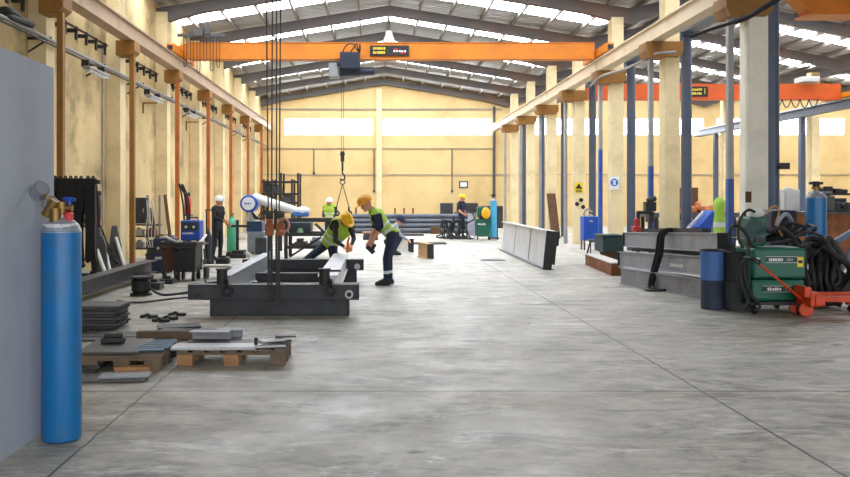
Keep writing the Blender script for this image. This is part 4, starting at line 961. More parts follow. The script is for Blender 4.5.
    if vest:
        shell(vfaces, .016, 'safety_vest', hiviz)
        if tape:
            L = (sh - pel).length; band = []
            for i in vfaces:
                c = me.polygons[i].center + base; h_ = (c - pel).dot(spine) / L
                if .20 < h_ < .29 or .44 < h_ < .53: band.append(i)
            if band: shell(band, .024, 'reflective_band', reflect, .003)
    if helmet:
        prof = []
        m = MB()
        n = 20; rings = []
        c0 = hc + up * .045
        for j in range(8):
            a = j / 7 * math.pi / 2; rr = math.cos(a); hh = math.sin(a)
            rings.append([m.bm.verts.new(c0 + side * (math.cos(2 * math.pi * k / n) * .118 * max(rr, .02)) + face * (math.sin(2 * math.pi * k / n) * .142 * max(rr, .02)) + up * (.125 * hh)) for k in range(n)])
        for A, B in zip(rings, rings[1:]):
            for k in range(n): m.bm.faces.new([A[k], A[(k + 1) % n], B[(k + 1) % n], B[k]])
        m.bm.faces.new(rings[-1]); m.bm.faces.new(list(reversed(rings[0])))
        ridge = [c0 + face * (.146 * math.cos(a)) + up * (.128 * math.sin(a)) for a in [math.pi * q / 12 for q in range(1, 12)]]
        m.tube(ridge, .014, 6)
        h = m.build('hard_hat', helmet, o, 0, True)
        if hat_brim:
            m = MB(); br = []
            for k in range(24):
                a = 2 * math.pi * k / 24; fx = math.sin(a); e = .02 + (.055 * max(0, fx) ** 1.5)
                br.append((math.cos(a) * (.118 + .016), math.sin(a) * .142 + (e if fx > 0 else -.014)))
            vs = [c0 + side * x + face * y_ + up * (-.006 - .012 * (y_ > .1)) for x, y_ in br] + [c0 + side * x + face * y_ + up * (.008 - .012 * (y_ > .1)) for x, y_ in br]
            N_ = 24; m._faces(vs, [tuple(reversed(range(N_))), tuple(range(N_, 2 * N_))] + [(i, (i + 1) % N_, N_ + (i + 1) % N_, N_ + i) for i in range(N_)])
            m.build('hat_brim', helmet, h)
    return o
def rel(o, d): return {k: (V(v) + V(o) if len(k) > 2 and k[:2] not in ('hd', 'pn') or k in () else V(v)) for k, v in d.items()}

# standing worker right of the frame, bent toward it
Y = 14.7; o = V((0, Y, 0))
J = {'hipL': (.30, Y - .09, .88), 'hipR': (.30, Y + .09, .88), 'knL': (.20, Y - .11, .48), 'knR': (.25, Y + .12, .47), 'anL': (.20, Y - .12, .09), 'anR': (.27, Y + .13, .09),
     'toeL': (.0, Y - .15, .04), 'toeR': (.08, Y + .14, .04), 'shL': (-.0, Y - .19, 1.27), 'shR': (-.02, Y + .19, 1.27), 'neck': (-.06, Y, 1.35), 'head': (-.155, Y - .02, 1.43),
     'elL': (.06, Y - .2, .99), 'elR': (.0, Y + .18, 1.0), 'wrL': (-.04, Y - .13, .78), 'wrR': (-.09, Y + .08, .78), 'hdL': (-.5, .2, -.8), 'hdR': (-.5, -.2, -.8), 'pnL': (.2, 1, 0), 'pnR': (.2, -1, 0)}
person('person in hi-vis vest and yellow hard hat standing bent over right of the frame', J, (-.9, -.12, -.42), navy, navy, False, True, mat('amber_helmet', (232, 160, 30), .4), .009, stripe_legs=True)
o = MB().bar((-.14, Y - .06, .7), (-.02, Y - .1, .58), .07, .08).cyl((-.06, Y - .1, .62), (-.0, Y - .12, .74), .035).build('hand_grinder', steelblack, None, .01); tag(o, 'dark hand tool held by the standing worker in the vest', 'power tool')
# kneeling and reaching worker behind the girder
Y = 15.9
J = {'hipL': (-.84, Y + .12, .64), 'hipR': (-.98, Y + .22, .64), 'knL': (-.78, Y - .05, .30), 'knR': (-1.35, Y - .08, .34), 'anL': (-.98, Y + .3, .10), 'anR': (-1.42, Y + .22, .09),
     'toeL': (-.86, Y + .12, .05), 'toeR': (-1.42, Y - .02, .04), 'shL': (-.46, Y - .02, 1.0), 'shR': (-.76, Y - .14, 1.08), 'neck': (-.6, Y - .14, 1.12), 'head': (-.55, Y - .25, 1.12),
     'elL': (-.40, Y - .28, .78), 'elR': (-.74, Y - .42, .76), 'wrL': (-.44, Y - .56, .66), 'wrR': (-.56, Y - .62, .64), 'hdL': (-.2, -1, -.5), 'hdR': (.5, -.8, -.3), 'pnL': (0, -.3, -1), 'pnR': (0, -.3, -1)}
for k in ('knL', 'knR', 'anL', 'anR', 'toeL', 'toeR', 'hipL', 'hipR'): J[k] = V(J[k])
person('person in hi-vis vest and yellow hard hat crouching over the long girder', J, (.42, -.62, -.66), blackwear, navy, True, True, yellow, .009, boots=bootm)
o = MB().cyl((-.50, 15.2, .56), (-.50, 15.2, .74), .03).cyl((-.50, 15.2, .74), (-.47, 15.15, .84), .02).build('marking_can', mat('orange_can', (236, 130, 40), .5), None, 0, True); tag(o, 'orange tool held over the girder by the crouching worker', 'tool')
# standing person far behind the trestle
Y = 28.5; cx = gx(329.5, Y)
def standing(cx, Y, fx, fy, top, lean=0.0):
    f = V((fx, fy, 0)).normalized(); r = V((f.y, -f.x, 0))            # r = wearer's right
    S = top / 1.75
    P = lambda a, b, c: V((cx, Y, 0)) + r * (a * S) + f * (b * S) + Z * (c * S)
    return {'hipL': P(-.09, 0, .92), 'hipR': P(.09, 0, .92), 'knL': P(-.11, .03, .5), 'knR': P(.12, -.01, .5), 'anL': P(-.12, 0, .09), 'anR': P(.14, -.06, .09), 'toeL': P(-.14, .19, .04), 'toeR': P(.17, .13, .04),
            'shL': P(-.19, lean, 1.42), 'shR': P(.19, lean, 1.42), 'neck': P(0, lean, 1.5), 'head': P(0, lean + .04, 1.60),
            'elL': P(-.25, lean - .03, 1.13), 'elR': P(.25, lean - .03, 1.13), 'wrL': P(-.2, lean + .18, .98), 'wrR': P(.2, lean + .18, .98), 'hdL': f, 'hdR': f, 'pnL': r, 'pnR': -r}, f
J, f = standing(cx, Y, -.15, -1, 1.54)
person('person in hi-vis vest and white hard hat standing behind the trestle rack', J, (-.15, -1, -.05), navy, navy, True, True, white, .013)
# far worker with torch
Y = 31.8; J, f = standing(gx(461.5, Y), Y, .8, -.5, 1.68)
person('person in dark clothes and yellow hard hat standing beside the green welding set', J, (.8, -.5, -.15), navy, navy, False, False, yellow, .013)
# person in black by the blue welder
Y = 20.6; J, f = standing(gx(217.5, Y), Y, .75, -.35, 1.58, .02)
J['elR'] += V((.05, -.05, .05)); J['wrR'] += V((.12, -.1, .1))
person('person in black work clothes and white cap standing right of the blue welder', J, (.85, -.4, -.15), blackwear, blackwear, True, False, white, .012, hat_brim=False)
# crouching person half hidden behind the standing worker
Y = 22.5; c = V((gx(396, Y), Y, 0))
J = {'hipL': (-.2, -.08, .34), 'hipR': (-.2, .1, .34), 'knL': (.12, -.16, .5), 'knR': (.1, .18, .46), 'anL': (-.05, -.16, .09), 'anR': (-.08, .18, .09), 'toeL': (.14, -.17, .04), 'toeR': (.12, .2, .04),
     'shL': (-.02, -.19, .78), 'shR': (-.02, .19, .78), 'neck': (.03, 0, .84), 'head': (.09, 0, .9), 'elL': (.12, -.24, .55), 'elR': (.12, .22, .55), 'wrL': (.3, -.1, .42), 'wrR': (.3, .1, .42)}
J = {k: V(v) + c for k, v in J.items()}; J['hdL'] = V((1, 0, -.4)); J['hdR'] = V((1, 0, -.4)); J['pnL'] = V((0, .3, -1)); J['pnR'] = V((0, -.3, -1))
person('person in dark clothes and navy cap crouching at the steel stubs on the floor', J, (.85, -.2, -.45), mat('pale_shirt', (150, 160, 180), .9), navy, True, False, navy, .013)

# ---------------------------------------------------------------- steel on the floor behind the workers
def stub(px0, px1, y, z1, m1, m2, label, L=1.6, dx=-.45):
    x0, x1 = gx(px0, y), gx(px1, y); t = thing('beam_stub', ((x0 + x1) / 2, y, 0), label, 'beam stub')
    h = z1 / 2; xc = (x0 + x1) / 2
    MB().ibeam((xc, y, h), (xc + dx, y + L, h), x1 - x0, z1, .03, (x1 - x0) * .55).build('stub_body', m1, t, .004)
    MB().bx(x0 + .005, x1 - .005, y - .012, y + .001, .01, z1 - .01).build('end_face', m2, t)
    return t
stub(427, 434, 21.0, .39, mat('tan_primer', (190, 156, 116), .7, dirt=(120, 96, 76), amount=.5), steelblack, 'short tan beam stub with a dark end on the aisle floor', .9, -.22)
stub(408, 414, 23.5, .40, offwhite, steelblack, 'short pale beam stub with a dark end before the crouching person', 1.2, -.35)
for px0, px1, py, h, m, lab in ((379, 390, 231, .12, oldwood, 'brown timber block on the floor left of the bent worker'), (397, 424, 236, .1, steelmid, 'flat steel bar lying farther back in the aisle'), (414, 447, 244.5, .07, steelmid, 'thin flat steel bar lying just before the back worker'), (431, 441, 234, .3, brownwood, 'small brown crate near the far pipes'), (405, 428, 229.5, .12, concrete_lt, 'pale plank lying before the far pipe stack'), (440, 457, 238, .06, steelmid, 'short flat bar at the feet of the back worker'), (363, 378, 240, .25, steeldark, 'dark block on the floor behind the bent worker'), (362, 380, 234, .1, wood, 'tan timber lying behind the dark block')):
    y = 1280 / (py - 198); x0, x1 = gx(px0, y), gx(px1, y)
    o = MB().bx(x0, x1, y, y + .5, 0, h * .7).bx(x0 + .03, x1 - .04, y + .04, y + .45, h * .7, h).build('floor_bar', m, None, .01); tag(o, lab, 'offcut')
y = 1280 / (252 - 198)
# pipe stack
mp_ = mat('dark_pipe', (86, 90, 98), .45, metal=.4, var=.15)
for r_, n in enumerate((3, 3, 2, 1)):
    for i in range(n):
        y = 36.4 + .24 * i + .12 * r_; z = .115 + .205 * r_
        o = MB().lathe([(.115, 0), (.115, 5.6), (.1, 5.6), (.1, 0)], (gx(344, 36.5) + random.uniform(-.05, .05), y, z), (1, 0, 0), 18)
        o = o.build('steel_pipe', mp_, None, 0, True); tag(o, 'long dark steel pipe in the stack at the far end of the aisle', 'pipe', 'pipes stacked at the far end')
for px in (356, 395, 404, 413): 
    y = 37.6; x = gx(px, y); o = MB().bar((x, y, 0), (x, y, 1.1), .08, .08, V((0, 1, 0))).bx(x - .15, x + .15, y - .15, y + .15, 0, .03).build('stake_post', rust if px > 390 else steelmid); tag(o, {356: 'upright stake behind the pipe stack near the chain hooks', 395: 'first upright stake behind the pipes right of the bent worker', 404: 'second upright stake behind the far pipe stack', 413: 'third upright stake behind the far pipe stack'}[px], 'stake')
# welding set far back
y = 30.6
t = thing('welding_set', (gx(483, y), y, 0), 'green welding machine on wheels at the back of the aisle', 'welding machine')
MB().bx(gx(477, y), gx(490, y), y, y + .6, .12, .78).build('power_source', green, t, .03)
MB().bx(gx(478, y), gx(489, y), y + .05, y + .5, .85, 1.22).build('wire_feeder', green, t, .03); MB().bx(gx(480, y), gx(488, y), y + .1, y + .45, .78, .86).build('shelf', steelblack, t)
for px in (478, 489): MB().disc((gx(px, y), y + .1, .07), (1, 0, 0), .07, .04).build('wheel', rubber, t, 0, True)
MB().disc((gx(485.5, y), y - .02, .95), (0, 1, 0), .14, .06).build('reel_ring', steelblack, t)
m = MB(); glyphs(m, (gx(478, y), y - .01, .55), (1, 0, 0), Z, .3, .06, 5, .005, 2); m.build('lettering', white, t)
o = MB().sph((gx(485.5, y), y - .12, .99), (.17, .1, .21), 14).build('spare_hard_hat', mat('orange_yellow', (246, 176, 30), .45), None, 0, True); tag(o, 'orange yellow hard hat hung on the back welding machine', 'hard hat')
gas_cylinder((gx(494, y), y + .15, .08), 'pale blue gas cylinder on the cart at the back of the aisle', cylblue2, 1.55, .125, True)
t = thing('cylinder_cart', (gx(494, y), y, 0), 'dark cylinder cart under the pale blue back cylinder', 'cart')
MB().bx(gx(489, y), gx(499, y), y - .05, y + .35, .04, .08).build('deck', steelblack, t)
for px in (490, 498): MB().disc((gx(px, y), y + .1, .06), (1, 0, 0), .06, .04).build('wheel', rubber, t, 0, True)
MB().bar((gx(498.5, y), y + .3, .08), (gx(498.5, y), y + .3, 1.2), .04, .04, V((0, 1, 0))).bar((gx(489.5, y), y + .33, .08), (gx(489.5, y), y + .33, .8), .04, .04, V((0, 1, 0))).build('upright', steelblack, t)
o = MB().bx(gx(470, y), gx(477.5, y), y + .7, y + .76, .12, .95).bx(gx(470, y), gx(471, y), y + .6, y + .86, 0, .12).bx(gx(476.5, y), gx(477.5, y), y + .6, y + .86, 0, .12).build('welding_screen', mat('lilac_white', (206, 206, 222), .7), None, .01); tag(o, 'pale screen panel standing between the back worker and the green welder', 'screen')
m = MB()
for k in range(8):
    x = gx(444 + k * 2.6, 31); R_ = lambda a: random.uniform(-a, a)
    m.tube(spline([(x + R_(.2), 31 + R_(.3), .03), (x + R_(.2), 31.1 + R_(.2), .3 + R_(.15)), (x + R_(.2), 31.1, .55 + R_(.2)), (x + R_(.25), 31.1 + R_(.2), .75 + R_(.15)), (x + R_(.3), 31.1, .4 + R_(.2)), (x + R_(.4), 30.9 + R_(.2), .1), (x + .3 + R_(.3), 30.8, .03)]), .026, 6)
tag(m.build('welding_hose', rubber, None, 0, True), 'tangle of black welding hoses at the feet of the back worker', 'hose')
o = MB().tube(spline([at(466, 212, 31.4), at(472, 213, 31.1), at(474, 219, 31), at(466, 224, 31.1), at(458, 232, 31.3), at(455, 237, 31.5)]), .025).build('torch_cable', rubber, None, 0, True); tag(o, 'black torch cable hanging from the hand of the back worker', 'cable')
for px0, px1, py0, py1, m, y, lab in ((458, 478, 203, 212, steeldark, 43.5, 'dark long crate stacked on another by the far wall'), (480, 503, 206, 218, steeldark, 42.5, 'dark steel locker against the far wall behind the pale blue cylinder'), (456, 476, 212, 226, steelmid, 43.5, 'grey long crate at the bottom by the far wall')):
    a, c = at(px0, py1, y), at(px1, py0, y); z0 = 0 if py1 > 213 else a.z
    o = MB().bx(a.x, c.x, y, y + .8, z0, c.z).bx(a.x + .05, c.x - .05, y - .03, y, z0 + .06, c.z - .06).build('storage_crate', m, None, .02); tag(o, lab, 'crate')
# timber leaning on the column row
y = 31.6; o = MB().bar((gx(556, y), y, .0), (gx(551, y + .7), y + .7, 1.72), .34, .05, V((0, -1, 0))).build('timber_board', brownwood); tag(o, 'wide dark brown board leaning on a column behind the grey girder', 'board')
# plate girder at the right of the aisle
t = thing('plate_girder', (3.85, 21, 0), 'deep pale grey plate girder standing on edge at the right of the aisle', 'steel girder')
def sheet(y0, x0, lean0, y1, x1, lean1, h0, h1, w, off0, off1, m, name, th, end=0):
    pass
A = [(3.60, 17.8), (3.83, 24.6)]
m = MB()
prof = [(-.02, 0), (.02, 0), (.02, .82), (-.02, .82)]
a, b = V((3.78, 17.8, .42)), V((3.86, 24.6, .43))
upv = V((.10, 0, 1)).normalized()
m.prism([(-.045, -.41), (.045, -.41), (.045, .41), (-.045, .41)], a, b, upv)
m.build('web_plate', steellight, t)
MB().prism([(-.13, .39), (.13, .39), (.13, .42), (-.13, .42)], a, b, upv).build('top_flange', steellight, t); MB().prism([(-.13, -.42), (.13, -.42), (.13, -.39), (-.13, -.39)], a, b, upv).build('bottom_flange', steelgrey, t)
d = (b - a).normalized(); s = d.cross(upv).normalized()
for q in (.33, .66): MB().prism([(-.06, -.4), (-.045, -.4), (-.045, .4), (-.06, .4)], a + d * (q * 6.8), a + d * (q * 6.8 + .03), upv).build('stiffener', steelgrey, t)
MB().prism([(-.125, -.42), (.06, -.42), (.06, -.3), (.12, -.3), (.12, .1), (.16, .12), (.16, .42), (-.125, .42)], a - d * .02, a + d * .01, upv).build('end_plate', steelblack, t)

o = MB().disc((gx(493, 20.6), 20.6, .004), Z, .32, .008, 28).disc((gx(493, 20.6), 20.6, .01), Z, .27, .006, 28).build('floor_cover', steeldark); tag(o, 'dark round cover set in the floor before the pale plate girder', 'floor cover')
# ---------------------------------------------------------------- right side
# blue box on a stand beside the column with the yellow sign
y = 24.6
t = thing('blue_cabinet', (gx(588, y), y, 0), 'bright blue cabinet on thin legs between two cream columns', 'cabinet')
MB().bx(gx(583, y), gx(599, y), y - .1, y + .35, .28, 1.0).build('cabinet_body', machineblue, t, .02)
MB().bx(gx(584, y), gx(598, y), y - .12, y - .1, .32, .96).build('door', machineblue, t, .01)
for px in (584, 598):
    for q in (-.05, .3): MB().bar((gx(px, y), y + q, 0), (gx(px, y), y + q, .28), .04, .04, V((0, 1, 0))).build('leg', steelmid, t)
o = MB().sph(at(590, 218, y), (.12, .1, .12), 10).cyl(at(590, 221.6, y), at(590, 216, y), .14, .08).tube(spline([at(586, 218, y), at(584, 214, y), at(587, 209, y), at(592, 212, y)]), .03).build('hose_bundle', greypost, None, 0, True); tag(o, 'grey hose bundle lying on the blue cabinet', 'hose')
y = 22.6
t = thing('saw_horse', (gx(596, y), y, 0), 'low dark trestle stool on the floor before the blue cabinet', 'trestle')
MB().bx(gx(588, y), gx(604, y), y - .08, y + .1, .38, .42).build('top', steelmid, t)
for s in (-1, 1):
    for q in (-1, 1): MB().bar((gx(596, y) + s * .15, y, .38), (gx(596, y) + s * .2, y + q * .2, 0), .03, .03).build('leg', steelblack, t)
y = 19.0
t = thing('green_crate', (gx(612, y), y, 0), 'dark green crate on the floor beam left of the stacked beams', 'crate')
MB().bx(gx(603, y), gx(624, y), y, y + .7, .3, .66).build('crate_body', darkgreen, t, .02); MB().bx(gx(602, y), gx(625, y), y - .02, y + .72, .66, .7).build('rim', darkgreen, t, .01)
for i in range(3): MB().bx(gx(605 + i * 6.5, y), gx(609 + i * 6.5, y), y - .015, y, .33, .63).build('rib', darkgreen, t)
o = MB().bx(5.3, 5.95, 19.1, 19.6, 0, .12).bx(5.35, 5.9, 19.05, 19.65, .12, .3).build('timber_block', brownwood); tag(o, 'dark timber under the green crate', 'timber')
# low beam on the floor, tan side
a, b = at(618, 276, 16.45), at(591, 265, 19.2)
t = thing('floor_beam', (a.x, a.y, 0), 'low rust sided beam with a pale top lying on the floor before the green crate', 'steel beam')
a.z = b.z = .12
MB().bar(a, b, .26, .24).build('beam_body', rust, t); a2, b2 = a + Z * .13, b + Z * .13
MB().bar(a2, b2, .3, .02).build('top_plate', concrete_lt, t)
# three beams in a leaning stack
W = .22
for (a, b, lab, nm) in (((4.95 + W / 2, 16.5, .72), (5.05 + W / 2, 12.2, .89), 'topmost grey beam of the stack of three at the right', 0), ((4.76 + W / 2, 16.2, .355), (5.06 + W / 2, 12.1, .535), 'middle grey beam of the stack of three at the right', 1), ((4.42 + W / 2, 15.0, .146), (5.26 + W / 2, 12.0, .146), 'lowest grey beam of the stack, lying slantwise on the floor', 2)):
    t = thing('steel_girder', ((a[0] + b[0]) / 2, a[1], a[2] - .145), lab, 'steel beam', 'stacked beams at the right')
    MB().ibeam(a, b, W, .29, .018, .15).build('beam_body', beamgrey, t, .003)
    d = (V(b) - V(a)).normalized(); MB().prism([(-W / 2, -.145), (W / 2, -.145), (W / 2, .145), (-W / 2, .145)], V(b), V(b) + d * .015).build('end_plate', steelblack, t)
    if nm < 2: MB().prism([(-W / 2, -.145), (W / 2, -.145), (W / 2, .145), (-W / 2, .145)], V(a) - d * .015, V(a)).build('end_plate', steelblack, t)
for a, b, lab in (((5.12, 16.3, .535), (5.2, 12.3, .705), 'long black filler bar darkening the gap between the upper two beams'), ((5.02, 16.0, .12), (5.3, 13.4, .2), 'long black filler bar darkening the gap under the middle beam'), ((5.16, 15.9, .3), (5.3, 12.4, .36), 'black filler bar darkening the space behind the middle beam')):  # black bars added to fill the stack's gaps with dark
    o = MB().bar(a, b, .12, .06).build('gap_filler_bar', steelblack, None, .006); tag(o, lab, 'filler bar')
# white chalk marks belong to the middle beam
t = [x for x in COL.objects if x.get('label', '').startswith('middle grey beam')][0]
m = MB(); dr = V((.3, -4.1, .18)).normalized(); p0 = V((4.865, 14.2, .395))
for q, w_, n_, sd_ in ((0, .28, 4, 3), (.55, .5, 6, 6)): glyphs(m, p0 + dr * q + V((-.03, 0, 0)), dr, Z, w_, .05, n_, .004, sd_)
m.build('chalk_marks', offwhite, t)
# black strap over the top beam
y = 14.2; X = 4.96
t = thing('lifting_sling', (4.62, y, 0), 'black lifting sling draped over the stacked beams down to the floor', 'sling')
m = MB()
for dy in (-.07, .07):
    pts = spline([(X + .28, y + dy, .99), (X + .06, y + dy, .985), (X - .04, y + dy, .9), (X - .1, y - .08 + dy * 1.1, .62), (X - .2, y - .16 + dy * .8, .36), (X - .28, y - .22 + dy * .5, .12), (X - .3, y - .26 + dy * .2, .04)], 5)
    for p, q in zip(pts, pts[1:]): m.bar(p, q, .085, .02, V((0, 1, 0)))
m.build('strap', blackcloth, t)
m = MB().ring((X - .34, y - .34, .03), (.05, .1, 1), .09, .022, 16, 6).cyl((X - .34, y - .45, .03), (X - .28, y - .3, .05), .028).tube(spline([(X - .45, y - .4, .03), (X - .42, y - .55, .03), (X - .28, y - .6, .03), (X - .16, y - .55, .03)]), .022); m.build('hook', steelblack, t, 0, True)
# things lying on the top beam
o = MB().bar((5.1, 15.6, .94), (5.16, 12.9, 1.045), .1, .07).build('steel_bar', rubber); tag(o, 'black bar lying along the topmost beam', 'steel bar')
o = MB().box((5.06, 16.0, .95), (.14, .2, .1)).cyl((5.06, 16.0, 1.0), (5.06, 16.0, 1.1), .04).sph((5.06, 16.0, 1.12), .045, 10).build('red_clamp', red, None, .01); tag(o, 'small red and dark clamp at the far end of the topmost beam', 'clamp')

# two drums before the beam end
def drum(x, y, r, h, m1, m2, label):
    t = thing('plastic_drum', (x, y, 0), label, 'drum')
    s = h * .5
    MB().lathe([(r * .93, 0), (r * .97, .02), (r * .97, s - .01), (r, s)], (x, y, 0), Z, 28).build('lower_body', m2, t, 0, True)
    MB().lathe([(r, s), (r * 1.02, s + .02), (r, s + .05), (r * .99, h - .08), (r * 1.03, h - .06), (r * 1.03, h), (r * .95, h), (r * .93, h - .06), (r * .9, s + .1)], (x, y, 0), Z, 28).build('upper_body', m1, t, 0, True)
    MB().ring((x, y, h), Z, r * 1.0, .014, 24, 6).build('rim', rubber, t, 0, True)
    return t
y = 11.45
drum(gx(715, y), y + .1, .155, .82, mat('drum_blue', (70, 110, 176), .6, var=.12, dirt=(48, 66, 100), amount=.6, stretch=(3, 3, .6)), mat('drum_navy', (48, 58, 80), .6, var=.2), 'narrow blue drum with a darker lower half beside the beam stack')
drum(gx(737, y), y + .0, .18, .80, mat('drum_black', (36, 36, 42), .6, var=.2), mat('drum_grey', (58, 60, 66), .6, var=.2), 'dark grey drum between the blue drum and the green welder')

# green welding set on a trolley
y = 11.0; x0, x1 = gx(754, y), gx(806, y); xc = (x0 + x1) / 2
t = thing('welding_trolley', (xc, y, 0), 'black trolley under the pair of green welding units', 'trolley')
MB().bx(x0 - .05, x1 + .02, y, y + .7, .12, .17).build('deck', steelblack, t, .008)
for x in (x0 + .02, x1 - .1):
    for q in (.06, .62):
        f = MB().bx(x - .02, x + .02, y + q - .03, y + q + .03, .06, .12).build('caster_fork', steelblack, t); MB().disc((x, y + q - .02, .055), (1, 0, 0), .055, .035).build('caster_wheel', rubber, f, 0, True)
MB().tube([(x0 - .05, y + .05, .15), (x0 - .05, y + .05, 1.0), (x0 - .05, y + .6, 1.0), (x0 - .05, y + .6, .15)], .018).build('push_bar', steelblack, t)
def unit(z0, z1, lab, sd, ox=0.):
    u = thing('welding_unit', (xc, y, z0), lab, 'welding machine', None)
    MB().bx(x0 + ox, x1 + ox, y, y + .6, z0, z1).build('housing', green, u, .025)
    MB().bx(x0 + .02 + ox, x1 - .02 + ox, y - .012, y + .001, z0 + .03, z1 - .03).build('side_panel', green, u, .008)
    zz = z0 + (z1 - z0) * (.52 if sd == 1 else .42); hgt = .085
    b = MB().bx(x0 + .15 + ox - .03 * (sd == 2), x0 + .57 + ox - .05 * (sd == 2), y - .018, y - .011, zz, zz + hgt).build('badge', mat('badge_green', (12, 58, 46), .5), u, .003)
    for (q0, q1) in ((zz, zz + .006), (zz + hgt - .006, zz + hgt)): MB().bx(x0 + .15 + ox - .03 * (sd == 2), x0 + .57 + ox - .05 * (sd == 2), y - .02, y - .017, q0, q1).build('badge_edge', offwhite, b)
    m = MB(); glyphs(m, (x0 + .19 + ox, y - .021, zz + .022), (1, 0, 0), Z, .19, .038, 8 if sd == 1 else 6, .005, sd); m.build('lettering', white, b)
    m = MB(); glyphs(m, (x0 + .43 + ox, y - .021, zz + .026), (1, 0, 0), Z, .09, .03, 3, .005, sd + 5); m.build('lettering', steelgrey, b)
    return u
unit(.18, .46, 'lower green welding unit on the black trolley', 2, -.02)
u = unit(.475, .885, 'upper green welding unit with a yellow warning label', 1, .0)
a, c = at(797.5, 267, y - .02), at(803.5, 257, y - .02)
l = MB().bx(a.x, c.x, y - .018, y - .011, a.z, c.z).build('warning_label', signyellow, u); MB().bx(a.x + .012, c.x - .012, y - .021, y - .018, a.z + .05, a.z + .09).build('label_mark', signblack, l)
# wire feeder on the upper unit
t = thing('wire_feeder', (gx(761, y), y, .9), 'dark green wire feeder standing on the upper welding unit', 'wire feeder')
xa, xb = gx(753.5, y), gx(771, y)
MB().bx(xa, xb, y + .12, y + .5, .9, 1.3).build('feeder_body', green, t, .03)
MB().disc((gx(758, y), y + .11, 1.14), (0, 1, 0), .13, .03, 24).build('reel_cover', darkgreen, t, 0, True)
MB().bx(xa + .06, xb - .04, y + .09, y + .12, .94, 1.02).build('feed_plate', steelblack, t)
MB().tube(spline([(xa + .02, y + .3, 1.3), (xa + .04, y + .3, 1.37), (xb - .05, y + .3, 1.37), (xb - .03, y + .3, 1.3)]), .014).build('handle', steelblack, t, 0, True)
m = MB(); m.sph(at(757, 213, y), (.1, .08, .06), 12); tag(m.build('welding_mask', offwhite, None, 0, True), 'pale grey welding mask on top of the wire feeder', 'mask')
for k, (pts, r, m_, lab) in enumerate((
    ([(743, 248), (738, 235), (741, 218), (748, 210), (755, 212)], .018, rubber, 'black cable arching left of the wire feeder'),
    ([(735, 250), (729, 238), (733, 226), (743, 230), (752, 245)], .022, rubber, 'black cable loop over the dark drum'),
    ([(765, 214), (774, 206), (779, 212), (776, 224), (782, 236)], .012, mat('copper_cable', (170, 120, 70), .5), 'thin tan torch cable curling off the wire feeder'),
    ([(768, 232), (780, 228), (792, 236), (800, 246), (812, 243)], .026, rubber, 'thick black cable lying back over the upper welding unit'),
    ([(772, 244), (790, 240), (806, 232), (822, 236)], .02, rubber, 'black cable crossing behind the upper unit to the blue cylinder'),
    ([(744, 262), (746, 280), (752, 296), (760, 305), (756, 311)], .024, rubber, 'black cable hanging left of the green units to the caster'),
    ([(748, 256), (741, 266), (742, 284), (748, 300), (744, 308)], .02, rubber, 'black hose bent down beside the dark drum'))):
    o = MB().tube(spline([at(p[0], p[1], y - .06 + .05 * (k % 3) - .1 * (k > 4)) for p in pts]), r).build('welding_cable', m_, None, 0, True); tag(o, lab, 'cable')
o = MB().bx(gx(754, y), gx(757, y), y - .1, y - .05, .9, .95).build('white_plug', white, None, .01); o.location.z = H - (261 - VY) * y / F; tag(o, 'white plug at the top of the pallet truck handle', 'plug')
# heap behind the wire feeder
for i in range(5):
    x = gx(770 + i * 7, 11.4); pts = [(x + random.uniform(-.2, .2), 11.3 + random.uniform(-.12, .25), .91 + .03 * i + (.14 + .05 * (i % 2)) * math.sin(q * .9) ** 2 + random.uniform(0, .04)) for q in range(7)]
    o = MB().tube(spline(pts, 6), .024).build('cable_coil', rubber, None, 0, True)
    tag(o, 'black cable heaped on the upper welding unit', 'cable', 'cables heaped on the welding unit')
# pallet truck
y = 10.75; xw = gx(812, y)
t = thing('pallet_truck', (xw, y, 0), 'orange red hand pallet truck parked before the black hoses', 'pallet truck')
MB().bx(gx(806, y), gx(815, y), y - .12, y + .5, .14, .34).build('pump_housing', orangered, t, .02)
for q in (-.12, .36):
    MB().bx(gx(812, y), gx(884, y), y + q, y + q + .16, .21, .275).bx(gx(866, y), gx(884, y), y + q + .03, y + q + .13, .1, .21).build('fork', orangered, t, .01)
MB().bx(gx(810, y), gx(820, y), y - .14, y + .56, .16, .3).build('cross_head', orangered, t, .012)
for q in (.05, .3): MB().disc((gx(808, y), y + q, .09), (0.25, 1, 0), .09, .06, 20).build('steer_wheel', orangered, t, .01)
for q in (-.04, .44): MB().disc((gx(872, y), y + q, .05), (0, 1, 0), .05, .08, 16).build('load_wheel', rubber, t, 0, True)
a, b = at(759, 264, y - .3), at(804, 301, y + .05)
h = MB().tube([b, a], .016, 8).tube([b + V((.03, .1, 0)), a.lerp(b, .55) + V((0, .02, 0))], .016, 8).build('handle_bar', orangered, t, 0, True)
MB().tube(spline([a, a + V((-.05, -.12, .05)), a + V((-.14, -.1, .08)), a + V((-.14, .1, .08)), a + V((-.05, .12, .05)), a]), .014, 8).build('hand_loop', rubber, h, 0, True)
MB().bx(gx(801, y), gx(808, y), y - .1, y + .2, .26, .4).build('pivot_block', orangered, t, .015)
# blue cylinder on a stand behind the hoses
y = 12.6
t = thing('cylinder_stand', (gx(816, y), y, 0), 'dark stand carrying the right blue cylinder above the hoses', 'stand')
MB().bx(gx(805, y), gx(829, y), y - .22, y + .22, .74, .8).build('deck', steelblack, t)
for px in (806, 828):
    for q in (-.2, .2): MB().bar((gx(px, y), y + q, 0), (gx(px, y), y + q, .74), .05, .05, V((0, 1, 0))).build('leg', steelblack, t)
gas_cylinder((gx(816, y), y, .8), 'short blue gas cylinder standing above the black hoses at the right', cylblue, .95, .148, True)
